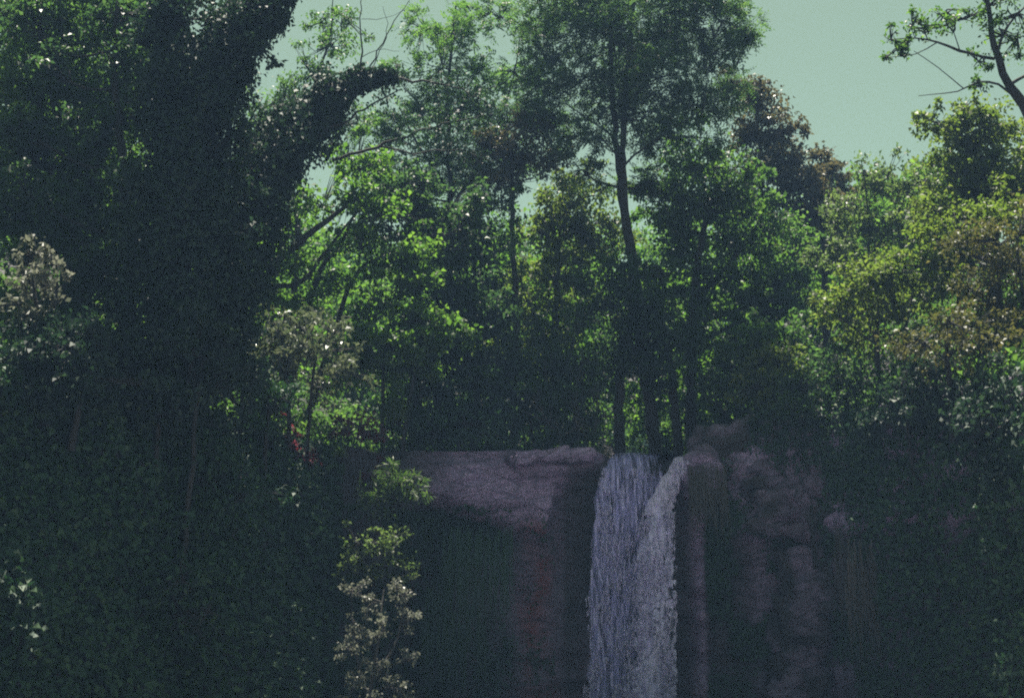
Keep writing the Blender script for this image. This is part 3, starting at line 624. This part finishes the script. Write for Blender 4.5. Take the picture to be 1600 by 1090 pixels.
plant('maple_shrub', 'low backlit green shrub with big leaves left of the dark bushes', 'shrub',
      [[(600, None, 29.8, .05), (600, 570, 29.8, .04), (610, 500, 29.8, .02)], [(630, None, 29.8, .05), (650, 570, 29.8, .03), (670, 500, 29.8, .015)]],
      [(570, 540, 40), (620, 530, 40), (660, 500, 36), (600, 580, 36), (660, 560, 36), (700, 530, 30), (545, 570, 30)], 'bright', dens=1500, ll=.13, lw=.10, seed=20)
plant('shrub', 'silvery grey leaved shrub catching light left of centre', 'shrub',
      [[(455, None, 27.2, .05), (450, 590, 27.2, .035), (440, 530, 27.2, .02)], [(480, None, 27.2, .04), (490, 580, 27.2, .03), (500, 530, 27.2, .015)]],
      [(440, 510, 34), (480, 520, 36), (430, 545, 30), (460, 560, 34), (500, 550, 34), (520, 520, 26), (415, 570, 26), (440, 600, 28), (490, 600, 28), (400, 610, 24), (540, 580, 24)], 'grey', dens=1000, ll=.11, lw=.065, seed=21)
plant('broadleaf_tree', 'dense dark tree crown between the backlit maple and the airy tree', 'tree',
      [[(650, None, 31.5, .14), (650, 500, 31.5, .12), (655, 400, 31.5, .08), (660, 320, 31.5, .03)], [(690, None, 31.5, .11), (684, 520, 31.5, .1), (686, 440, 31.5, .05)]],
      [(640, 330, 46), (600, 350, 36), (690, 340, 44), (660, 290, 34), (720, 390, 40), (620, 300, 30), (650, 380, 38), (740, 330, 30), (700, 440, 40)], 'dark', dens=1800, ll=.12, lw=.075, seed=22)
plant('broadleaf_tree', 'small tree with purplish brown leaves left of the twin stems', 'tree',
      [[(800, None, 34, .11), (805, 500, 34, .09), (800, 350, 34, .06), (800, 230, 34, .03)]],
      [(800, 220, 36), (770, 230, 32), (840, 240, 34), (810, 190, 30), (770, 280, 34), (810, 285, 30), (870, 240, 24)], 'purple', dens=1500, ll=.11, lw=.06, seed=23)
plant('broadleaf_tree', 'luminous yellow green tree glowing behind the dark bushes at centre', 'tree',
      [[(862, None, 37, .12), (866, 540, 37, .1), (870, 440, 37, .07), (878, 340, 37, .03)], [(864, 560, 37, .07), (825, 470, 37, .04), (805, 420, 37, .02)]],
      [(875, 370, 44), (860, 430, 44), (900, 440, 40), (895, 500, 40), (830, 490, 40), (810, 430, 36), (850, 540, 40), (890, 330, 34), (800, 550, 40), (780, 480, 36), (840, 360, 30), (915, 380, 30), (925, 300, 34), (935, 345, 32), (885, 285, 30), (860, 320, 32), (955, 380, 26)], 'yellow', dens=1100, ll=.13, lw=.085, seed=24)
plant('shrub', 'dark leafy bush rising behind the left rock shelf', 'shrub',
      [[(740, None, 31.2, .07), (735, 600, 31.2, .05), (730, 500, 31.2, .02)], [(760, None, 31.2, .06), (770, 600, 31.2, .04), (780, 540, 31.2, .02)]],
      [(735, 470, 44), (700, 510, 40), (760, 520, 44), (730, 560, 48), (690, 580, 40), (780, 580, 44), (740, 620, 44), (810, 630, 36)], 'dark', dens=1700, ll=.12, lw=.08, seed=25)
plant('shrub', 'twiggy dark bush between the rock shelf and the falling water', 'shrub',
      [[(860, None, 31.3, .05), (860, 640, 31.3, .04), (850, 560, 31.3, .02)], [(890, None, 31.3, .05), (900, 630, 31.3, .03), (910, 570, 31.3, .015)], [(840, None, 31.3, .04), (820, 620, 31.3, .03), (815, 560, 31.3, .015)]],
      [(850, 580, 42), (890, 560, 42), (830, 610, 36), (880, 630, 40), (910, 610, 36), (840, 660, 34), (890, 670, 30), (920, 660, 26)], 'dark', dens=1100, ll=.11, lw=.065, seed=26)
plant('shrub', 'low mixed bush on the edge above the left rock shelf', 'shrub',
      [[(660, None, 30.6, .05), (660, 640, 30.6, .03), (655, 600, 30.6, .02)], [(720, None, 30.6, .05), (720, 660, 30.6, .03), (725, 630, 30.6, .015)]],
      [(650, 620, 36), (690, 650, 34), (640, 660, 32), (730, 660, 34), (770, 665, 28), (680, 680, 28), (610, 640, 30)], 'cover', dens=1700, ll=.12, lw=.07, seed=27)
# right of the fall
plant('broadleaf_tree', 'broad green tree right of the twin stemmed feathery tree', 'tree',
      [[(1075, None, 34.5, .16), (1080, 560, 34.5, .14), (1090, 420, 34.5, .1), (1110, 300, 34.5, .05)], [(1085, 470, 34.5, .08), (1150, 400, 34.5, .05), (1190, 340, 34.5, .025)]],
      [(1080, 250, 44), (1130, 262, 44), (1170, 310, 46), (1110, 330, 50), (1210, 370, 44), (1050, 330, 40), (1150, 390, 50), (1220, 430, 44), (1060, 390, 42), (1110, 440, 50), (1180, 470, 46), (1080, 500, 46), (1240, 480, 36), (1150, 530, 46), (1030, 300, 36)],
      'green', dens=1600, ll=.13, lw=.085, flat=.65, seed=28)
plant('broadleaf_tree', 'reddish brown leaved tree against the sky right of centre', 'tree',
      [[(1195, None, 38, .15), (1195, 480, 38, .12), (1190, 330, 38, .09), (1185, 200, 38, .05), (1178, 130, 38, .02)]],
      [(1180, 165, 34), (1205, 205, 34), (1170, 215, 36), (1225, 250, 32), (1195, 260, 36), (1160, 140, 26), (1240, 280, 26), (1220, 310, 34), (1255, 330, 30), (1210, 175, 22), (1170, 290, 34)],
      'purple', dens=1900, ll=.12, lw=.075, seed=29)
plant('broadleaf_tree', 'low brownish tree top in the dip of the skyline', 'tree',
      [[(1290, None, 37.5, .12), (1290, 480, 37.5, .1), (1285, 360, 37.5, .06), (1280, 260, 37.5, .02)]],
      [(1282, 255, 24), (1265, 280, 28), (1300, 275, 26), (1285, 310, 34), (1265, 350, 34), (1305, 345, 30), (1280, 400, 36), (1310, 290, 20)], 'purple', dens=1800, ll=.12, lw=.075, seed=30)
plant('young_tree', 'sparse pale green young tree with thin dark stems on the right slope', 'tree',
      [[(1372, None, 33, .06), (1366, 450, 33, .05), (1358, 390, 33, .04), (1356, 330, 33, .025), (1350, 270, 33, .012)], [(1345, None, 33, .05), (1330, 430, 33, .04), (1314, 385, 33, .02), (1305, 350, 33, .012)], [(1360, 400, 33, .03), (1400, 340, 33, .02), (1420, 290, 33, .01)]],
      [(1350, 265, 26), (1385, 280, 32), (1415, 300, 34), (1335, 320, 32), (1375, 340, 36), (1320, 370, 32), (1400, 370, 36), (1345, 400, 36), (1300, 410, 32), (1430, 340, 32), (1340, 440, 36), (1440, 280, 24)],
      'pale', dens=1250, ll=.12, lw=.065, seed=31)
plant('broadleaf_tree', 'full yellow green tree at the right edge under the overhanging branch', 'tree',
      [[(1560, None, 30, .15), (1555, 450, 30, .12), (1545, 330, 30, .08), (1530, 230, 30, .04)], [(1550, 380, 30, .07), (1600, 290, 30, .05), (1620, 220, 30, .025)]],
      [(1500, 225, 40), (1550, 190, 42), (1480, 270, 40), (1540, 265, 50), (1600, 220, 50), (1460, 320, 36), (1520, 330, 46), (1590, 300, 50), (1455, 190, 26), (1500, 175, 26), (1640, 260, 60), (1620, 340, 50)],
      'yellow', dens=1700, ll=.12, lw=.08, seed=32)
plant('overhanging_tree', 'dark crooked tree whose branches hang into the sky at the upper right corner', 'tree',
      [[(1790, None, 24, .2), (1720, 380, 24, .16), (1650, 240, 24, .12), (1600, 165, 24, .09), (1560, 95, 24, .065), (1545, 10, 24, .045), (1535, -50, 24, .03)],
       [(1554, 92, 24, .032), (1500, 80, 24, .026), (1465, 66, 24, .02), (1430, 60, 24, .014), (1392, 62, 24, .007)], [(1556, 86, 24, .03), (1575, 40, 24, .024), (1612, 0, 24, .015)],
       [(1594, 157, 24, .028), (1560, 132, 24, .024), (1530, 128, 24, .018), (1495, 143, 24, .012), (1435, 150, 24, .006)], [(1505, 138, 24, .011), (1465, 105, 24, .009), (1428, 80, 24, .006)],
       [(1465, 66, 24, .012), (1430, 85, 24, .009), (1385, 90, 24, .005)], [(1450, 63, 24, .011), (1440, 40, 24, .008), (1425, 22, 24, .005)], [(1500, 80, 24, .012), (1490, 50, 24, .009), (1480, 20, 24, .005)]],
      [(1392, 62, 14), (1390, 86, 12), (1425, 35, 18), (1450, 45, 16), (1480, 40, 20), (1510, 30, 22), (1480, 15, 20), (1560, 45, 26), (1590, 60, 22), (1528, 95, 16), (1590, 20, 28), (1415, 80, 10), (1535, 135, 12), (1408, 68, 10), (1545, 10, 24), (1650, 100, 50), (1680, 200, 50)],
      'green', dens=1100, ll=.085, lw=.045, seed=33, Yj=.15)
plant('shrub', 'dense olive shrub between the yellow green tree and the brownish hillside shrub', 'shrub',
      [[(1500, None, 27.5, .07), (1500, 480, 27.5, .05), (1500, 380, 27.5, .02)], [(1540, None, 27.5, .06), (1545, 460, 27.5, .04), (1560, 360, 27.5, .02)]],
      [(1500, 350, 40), (1460, 370, 36), (1540, 345, 40), (1580, 330, 40), (1480, 420, 40), (1520, 400, 40), (1600, 370, 40)], 'yellow', dens=1300, ll=.11, lw=.065, seed=55)
plant('shrub', 'brownish sunlit shrub on the right hillside at the picture edge', 'shrub',
      [[(1560, None, 25.5, .07), (1560, 480, 25.5, .05), (1565, 400, 25.5, .02)], [(1600, None, 25.5, .06), (1600, 480, 25.5, .04), (1590, 390, 25.5, .02)]],
      [(1560, 375, 40), (1595, 360, 40), (1520, 400, 36), (1590, 430, 44), (1545, 440, 40), (1630, 420, 50), (1570, 480, 44), (1510, 450, 34)], 'brown', dens=1300, ll=.09, lw=.05, seed=34)
plant('shrub', 'tawny bush with dry leaves in front of the brownish hillside shrub', 'shrub',
      [[(1480, None, 24.8, .06), (1480, 560, 24.8, .04), (1480, 510, 24.8, .02)], [(1520, None, 24.8, .05), (1530, 560, 24.8, .03), (1540, 520, 24.8, .015)]],
      [(1480, 500, 38), (1440, 530, 36), (1520, 510, 36), (1560, 530, 40), (1490, 545, 36), (1590, 500, 36)], 'brown', dens=1300, ll=.09, lw=.05, seed=35)
plant('shrub', 'olive green rounded bush on the slope below the sparse young tree', 'shrub',
      [[(1370, None, 28, .07), (1370, 540, 28, .05), (1375, 450, 28, .02)], [(1410, None, 28, .06), (1415, 530, 28, .04), (1430, 440, 28, .015)]],
      [(1390, 420, 44), (1440, 410, 40), (1345, 460, 42), (1400, 480, 44), (1450, 460, 40), (1310, 490, 38), (1360, 520, 40), (1480, 400, 36)], 'yellow', dens=1700, ll=.11, lw=.065, seed=36)
plant('shrub', 'dark shrub above the stacked rocks right of the fall', 'shrub',
      [[(1310, None, 28.6, .06), (1310, 630, 28.6, .04), (1310, 570, 28.6, .02)], [(1260, None, 28.8, .05), (1255, 640, 28.8, .03), (1250, 590, 28.8, .015)]],
      [(1310, 570, 40), (1270, 600, 36), (1340, 600, 40), (1300, 630, 38), (1250, 640, 28), (1360, 640, 36)], 'dark', dens=1800, ll=.11, lw=.065, seed=37)
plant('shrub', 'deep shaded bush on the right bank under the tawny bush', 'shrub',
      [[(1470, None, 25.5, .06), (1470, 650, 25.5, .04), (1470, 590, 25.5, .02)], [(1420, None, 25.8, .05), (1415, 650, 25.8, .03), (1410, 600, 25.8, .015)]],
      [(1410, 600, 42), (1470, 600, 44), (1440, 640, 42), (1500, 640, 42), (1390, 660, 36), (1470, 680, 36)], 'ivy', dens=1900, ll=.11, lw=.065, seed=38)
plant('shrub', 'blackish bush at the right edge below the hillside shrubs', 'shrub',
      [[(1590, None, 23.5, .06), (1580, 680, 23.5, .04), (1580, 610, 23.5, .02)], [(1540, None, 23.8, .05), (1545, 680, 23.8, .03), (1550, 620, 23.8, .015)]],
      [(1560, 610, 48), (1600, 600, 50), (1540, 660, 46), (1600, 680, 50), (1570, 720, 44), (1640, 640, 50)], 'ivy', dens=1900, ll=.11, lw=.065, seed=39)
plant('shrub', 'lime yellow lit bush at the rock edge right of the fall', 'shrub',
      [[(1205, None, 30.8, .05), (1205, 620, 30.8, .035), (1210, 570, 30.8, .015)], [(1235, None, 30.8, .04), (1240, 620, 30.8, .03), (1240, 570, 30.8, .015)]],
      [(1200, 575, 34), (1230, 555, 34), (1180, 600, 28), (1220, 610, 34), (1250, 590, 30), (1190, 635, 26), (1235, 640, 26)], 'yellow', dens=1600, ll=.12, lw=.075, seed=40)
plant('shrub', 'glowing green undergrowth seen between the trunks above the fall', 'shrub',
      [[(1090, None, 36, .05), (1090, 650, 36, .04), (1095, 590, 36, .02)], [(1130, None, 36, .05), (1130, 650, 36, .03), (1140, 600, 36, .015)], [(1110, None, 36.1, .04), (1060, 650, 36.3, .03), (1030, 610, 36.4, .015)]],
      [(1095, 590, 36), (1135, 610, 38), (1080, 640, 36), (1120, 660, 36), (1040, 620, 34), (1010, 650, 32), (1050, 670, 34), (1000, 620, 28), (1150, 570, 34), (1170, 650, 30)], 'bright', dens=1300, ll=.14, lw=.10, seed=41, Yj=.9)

plant('broadleaf_tree', 'slim leafy tree filling the gap between the airy tree and the purplish one', 'tree',
      [[(745, None, 33, .09), (748, 520, 33, .07), (742, 420, 33, .05), (750, 340, 33, .02)]],
      [(745, 350, 36), (720, 390, 38), (775, 390, 38), (750, 430, 40), (710, 330, 30), (770, 320, 30), (700, 450, 30)], 'green', dens=1300, ll=.12, lw=.075, seed=90)
plant('shrub', 'fresh green bush hiding the trunk feet right of the fall', 'shrub',
      [[(1150, None, 32, .05), (1150, 640, 32, .035), (1140, 560, 32, .02)], [(1180, None, 32, .05), (1190, 620, 32, .03), (1200, 540, 32, .015)]],
      [(1140, 560, 36), (1180, 540, 38), (1110, 590, 30), (1160, 610, 36), (1210, 520, 34), (1130, 640, 28), (1240, 530, 34), (1270, 560, 30)], 'green', dens=1300, ll=.12, lw=.08, seed=91)
plant('shrub', 'trailing bush hanging over the rock edge above the stacked rocks', 'shrub',
      [[(1200, None, 30.2, .04), (1205, 650, 29.8, .03), (1210, 665, 29.4, .015)], [(1202, None, 30.2, .04), (1250, 645, 29.4, .03), (1290, 660, 28.8, .015)]],
      [(1180, 668, 18, 29.7), (1215, 660, 22, 29.4), (1255, 662, 26, 29.1), (1300, 668, 28, 28.7), (1345, 680, 30, 28.3), (1390, 700, 32, 27.8), (1430, 720, 32, 27.3), (1330, 715, 16, 28.4)], 'dark', dens=1500, ll=.10, lw=.06, seed=92, Yj=.2)
plant('shrub', 'tangle of thin grey twigs with few leaves beside the lip of the fall', 'shrub',
      [[(900, None, 30.9, .03), (905, 660, 30.9, .02), (900, 600, 30.9, .01)], [(925, None, 30.9, .03), (930, 660, 30.9, .02), (935, 610, 30.9, .01)], [(880, None, 30.9, .03), (870, 660, 30.9, .02), (860, 600, 30.9, .01)]],
      [(880, 620, 36), (920, 610, 36), (900, 660, 36), (940, 650, 28), (850, 650, 32), (915, 560, 34)], 'dark', dens=330, ll=.09, lw=.05, seed=93, bark='twig')
for lb, px, py, Y, rp, sd_ in [('low leafy clump on the shaded left bank near the bottom edge', 270, 935, 22.6, 60, 94), ('shadowed bushy clump halfway up the left bank', 330, 760, 24.0, 56, 97)]:
    plant('bank_shrub', lb, 'shrub', [[(px, py+60, Y+.8, .04), (px+6, py+30, Y+.2, .03), (px, py, Y, .015)]], [(px, py, rp, Y), (px-rp*.9, py+20, rp*.7, Y), (px+rp, py+10, rp*.7, Y), (px+rp*.3, py-rp*.6, rp*.6, Y)], 'cover', dens=900, ll=.13, lw=.06, seed=sd_, Yj=.2, group='low clumps on the left bank')
# wood behind as one mass
def wood(name, n_, x0, x1, y0, y1, h, mat, seed, ll):
    g = np.random.default_rng(seed); lg = Geo()
    nb = n_//600
    for k in range(nb):
        y = g.uniform(y0, y1); x = g.uniform(x0, x1)*y/40; z = ground_z(x, y)+g.uniform(.2, 1)**1.0*h*g.uniform(.55, 1.0)
        r = g.uniform(.8, 1.5); crown(lg, None, g, np.array([x, y, z]), r, 600/(r*r*1.15), ll, ll*.6, .7, np.array([x, y, z-r]), 'leaf')
    o = link(name, lg.mesh(name, M[mat], False)); return o
tag(wood('background_woodland', 250000, -17, 14, 38.5, 63, 5.2, 'bright', 50, .20), 'sunlit green woodland far behind the trees', 'woodland', None, 'stuff')

# ------------------------------------------------------------------ ground cover on the banks
def cover(name, label, n_, xr, zr, mat, seed, ll, lw, mask=None, hang=.6, hump=1.0):
    g = np.random.default_rng(seed)
    th = g.uniform(math.atan2(xr[0][0], xr[0][1]-5), math.atan2(xr[1][0], xr[1][1]-5), n_); v = g.uniform(zr[0], zr[1], n_)
    P, c = face(th, v); k = np.ones(n_, bool)
    if mask is not None: k = mask(P, g)
    P = P[k]; th = th[k]; m_ = len(P)
    outw = np.stack([-np.sin(th), -np.cos(th), 0*th+.25], -1)
    P = P+outw*(g.uniform(0, .26, m_)+np.maximum(0, fbm(P*1.1, 3, seed))*.45*g.uniform(.3, 1, m_)*hump)[:, None]
    s = g.uniform(.6, 1.35, m_); lg = Geo()
    leafs(lg, P, norm(outw*.5+g.normal(size=(m_, 3))*.6+np.array([0, 0, -hang])), norm(outw+g.normal(size=(m_, 3))*.6+np.array([0, 0, .4])), ll*s, lw*s)
    o = link(name, lg.mesh(name, M[mat])); return tag(o, label, 'ground cover', None, 'stuff')
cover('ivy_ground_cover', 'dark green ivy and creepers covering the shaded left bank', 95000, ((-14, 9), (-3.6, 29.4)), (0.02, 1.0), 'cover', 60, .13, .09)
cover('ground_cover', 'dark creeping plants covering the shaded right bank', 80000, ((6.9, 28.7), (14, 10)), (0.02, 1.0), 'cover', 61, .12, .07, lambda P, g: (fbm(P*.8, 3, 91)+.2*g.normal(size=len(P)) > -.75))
cover('hanging_plants', 'sparse ferns and moss hanging under the left rock shelf', 44000, ((-3.8, 29.3), (0.9, 30)), (0.0, .80), 'cover', 62, .09, .04, lambda P, g: (fbm(P*np.array([1.9, 1.9, .8]), 4, 92)+.35*g.normal(size=len(P)) > .05+.9*smooth(-1.2, .6, P[:, 0]))*(P[:, 2] < 4.5-.1*P[:, 0]), 1.2, .3)
cover('hanging_plants', 'green moss and ferns among the rocks right of the fall', 38000, ((4.1, 30), (7.6, 28.5)), (0.0, 1.0), 'cover', 63, .09, .045, lambda P, g: (fbm(P*1.2, 3, 93)+.25*g.normal(size=len(P)) > .1-.5*smooth(4.9, 6.2, P[:, 2])), 1.2, .3)
def undercover(name, label, n_, th0, th1, d0, d1, mat, seed, ll, lw, h):
    g = np.random.default_rng(seed); th = g.uniform(th0, th1, n_); d = g.uniform(d0, d1, n_)
    r = lipR(th)+d; z = upland(th, d)+np.abs(g.normal(size=n_))*h*(1+.8*vnoise(np.stack([th*9, d, 0*d], -1), 4))
    P = np.stack([np.sin(th)*r+C0[0], np.cos(th)*r+C0[1], z], -1)
    k = ~((P[:, 0] > 1.9) & (P[:, 0] < 4.0) & (d < 6)); k &= ~((P[:, 0] > -1.6) & (P[:, 0] < 6) & (d < .7)); P = P[k]
    lg = Geo(); s = g.uniform(.6, 1.3, len(P)); leafs(lg, P, norm(g.normal(size=(len(P), 3))), norm(np.array([0, 0, 1.])+g.normal(size=(len(P), 3))*.6), ll*s, lw*s)
    o = link(name, lg.mesh(name, M[mat])); return tag(o, label, 'undergrowth', None, 'stuff')
undercover('undergrowth', 'low leafy undergrowth on the forest floor above the cliff', 95000, -.66, .66, 0.0, 15, 'green', 64, .13, .08, .22)

# hanging dry strands
def strands(name, label, n_, boxes, mat, seed, lmin, lmax, wid):
    g = np.random.default_rng(seed); lg = Geo()
    for (x0, x1, y0, y1, Y, share) in boxes:
        for k in range(int(n_*share)):
            p = at(g.uniform(x0, x1), g.uniform(y0, y1), Y+g.uniform(-.12, .12)); L = g.uniform(lmin, lmax); m_ = 5
            t = np.linspace(0, 1, m_)[:, None]; d = g.normal(size=3)*np.array([.05, .10, 0])
            c = p+np.array([0, 0, -1.])*L*t+d*t*L+np.array([0, -.10, 0])*np.sin(t*2)
            V = np.concatenate([c-np.array([wid/2, 0, 0])*(1-.7*t), c+np.array([wid/2, 0, 0])*(1-.7*t)]); i = np.arange(m_-1)
            lg.add(V, np.stack([i, i+m_, i+m_+1, i+1], -1))
    o = link(name, lg.mesh(name, M[mat])); return tag(o, label, 'hanging grass', None, 'stuff')
strands('hanging_grass', 'pale dry grass and roots hanging down the right bank', 520, [(1320, 1420, 840, 940, 27.1, .5), (1420, 1510, 850, 960, 26.2, .35), (1300, 1340, 820, 900, 28.1, .15)], 'straw', 70, .5, 1.5, .014)
strands('hanging_grass', 'dark dry grass hanging over the rock just right of the water', 260, [(1075, 1135, 722, 770, 29.45, 1)], 'straw', 71, .4, 1.1, .014)
strands('hanging_grass', 'thin green grass trailing below the left rock shelf', 420, [(690, 800, 820, 900, 29.3, .6), (660, 760, 900, 1000, 29.2, .4)], 'cover', 72, .6, 1.5, .014)

# ------------------------------------------------------------------ small plants on the cliff
def grass_clump(label, px, py, Y, n_, L, seed, mat='grass', wid=.022, spread=.28):
    g = np.random.default_rng(seed); o3 = at(px, py, Y); lg = Geo(); m_ = 7; t = np.linspace(0, 1, m_)[:, None]
    for k in range(n_):
        a_ = g.uniform(0, 2*math.pi); d = np.array([math.cos(a_), math.sin(a_), 0]); l = L*g.uniform(.55, 1.15); lean = g.uniform(.15, .75)
        b = np.array([g.normal()*spread*.5, g.normal()*spread*.4, g.uniform(-.5, 0)*L])
        c = b+d*lean*l*t**1.3+np.array([0, 0, 1.])*l*(t-.75*lean*t*t)
        s = np.cross(d, [0, 0, 1])*wid/2
        V = np.concatenate([c-s*(1-.85*t), c+s*(1-.85*t)]); i = np.arange(m_-1); lg.add(V, np.stack([i, i+m_, i+m_+1, i+1], -1))
    e = empty('grass_clump', o3); tag(e, label, 'grass clump')
    q = link('blades', lg.mesh('blades', M[mat]), e); q['kind'] = 'stuff'
    rt = Geo(); Pc, Rc = catmull([(0, .35, -.35*L), (0, .1, -.2*L), (0, 0, 0)], [.10, .09, .04], .05); tube(rt, Pc, Rc, 6, .2, seed); link('root_mat', rt.mesh('root_mat', M['bark'], True), e)
    return e
grass_clump('thin tuft of long grass sprouting from the rounded bush left of the rock shelf', 616, 760, 27.3, 260, .60, 80, wid=.015, spread=.34)
grass_clump('faint grass tuft among shrubs above the red leaved plants', 620, 640, 29.6, 260, .55, 81)
grass_clump('small yellowish tuft beside the left red leaved plant', 530, 705, 27.4, 90, .25, 82, wid=.018, spread=.12)
plant('shrub', 'rounded narrow leaved bush on the edge at the left end of the rock shelf', 'shrub',
      [[(610, 810, 28.0, .04), (612, 785, 27.4, .03), (615, 750, 27.2, .012)], [(610, 810, 28.0, .03), (630, 780, 27.3, .02), (635, 760, 27.2, .01)]],
      [(615, 742, 24, 27.2), (600, 765, 24, 27.2), (632, 768, 22, 27.1), (590, 785, 20, 27.2), (645, 745, 14, 27.2), (615, 785, 22, 27.0)], 'grass', dens=1700, ll=.15, lw=.03, seed=82, Yj=.12)
plant('shrub', 'leafy green bush with a sunlit right side on the cliff below the grass tuft', 'shrub',
      [[(570, 940, 27.4, .05), (585, 905, 26.8, .035), (600, 860, 26.4, .02)], [(570, 940, 27.4, .04), (610, 910, 26.7, .03), (625, 870, 26.3, .012)]],
      [(595, 850, 26, 26.4), (620, 855, 24, 26.3), (570, 870, 24, 26.4), (610, 885, 24, 26.2), (632, 890, 18, 26.2), (555, 845, 16, 26.5), (585, 905, 18, 26.3), (545, 890, 14, 26.4)], 'pale', dens=1500, ll=.085, lw=.05, seed=83, Yj=.2)
plant('shrub', 'whitish dry leaved shrub trailing down the cliff at the bottom left of centre', 'shrub',
      [[(585, 1150, 26.1, .05), (580, 1080, 24.8, .04), (590, 1000, 24.8, .03), (600, 920, 25.2, .015)], [(585, 1120, 25.9, .04), (560, 1040, 24.8, .03), (550, 960, 25.0, .012)], [(585, 1060, 24.8, .03), (620, 1000, 24.9, .02), (635, 930, 25.1, .01)]],
      [(548, 925, 16, 25.1), (580, 940, 16, 25.0), (620, 925, 18, 25.0), (560, 975, 18, 24.8), (600, 985, 18, 24.8), (632, 965, 15, 24.9), (545, 1015, 16, 24.6), (590, 1035, 20, 24.6), (560, 1065, 20, 24.4), (610, 1075, 20, 24.4), (580, 1105, 24, 24.2), (635, 1030, 12, 24.7)],
      'dry', dens=2300, ll=.065, lw=.04, seed=84, Yj=.2, bark='twig')
RED = [('patch of dark red leaves on the bank under the silvery shrub', 440, 670, 27.8, 22, 85), ('crimson leaved plant under the faint grass tuft', 562, 665, 28.6, 24, 86), ('small red plant just left of the bright grass tuft', 585, 742, 28.1, 15, 87), ('scattered wine red leaves low on the bank left of the yellowish tuft', 470, 715, 27.4, 18, 88)]
for lb, px, py, Y, rp, sd_ in RED:
    plant('red_leaved_plant', lb, 'plant', [[(px, py+40, Y+.35, .02), (px+4, py+15, Y, .012), (px, py, Y, .006)]], [(px, py, rp, Y), (px-rp*.7, py+8, rp*.7, Y), (px+rp*.8, py+6, rp*.7, Y)], 'red', dens=1100, ll=.09, lw=.055, seed=sd_, Yj=.1, group='red leaved plants on the bank', part='foliage')


# ------------------------------------------------------------------ added bluish volume standing in for film fog
hm, ht, ho = newmat('film_veil'); pv_ = ht.nodes.new('ShaderNodeVolumePrincipled')
pv_.inputs['Color'].default_value = (.36, .58, 1.0, 1); pv_.inputs['Density'].default_value = 0.00125; pv_.inputs['Anisotropy'].default_value = 0.1
ht.links.new(pv_.outputs[0], ho.inputs['Volume'])
hx, hy0, hy1, hz0, hz1 = 160, -60, 185, -2, 42
hv = [(-hx, hy0, hz0), (hx, hy0, hz0), (hx, hy1, hz0), (-hx, hy1, hz0), (-hx, hy0, hz1), (hx, hy0, hz1), (hx, hy1, hz1), (-hx, hy1, hz1)]
hme = bpy.data.meshes.new('veil'); hme.from_pydata(hv, [], [(3, 2, 1, 0), (4, 5, 6, 7), (0, 1, 5, 4), (1, 2, 6, 5), (2, 3, 7, 6), (3, 0, 4, 7)]); hme.materials.append(hm)
tag(link('veil', hme), 'faint bluish haze added to lift the blacks like film fog', None, None, 'stuff')
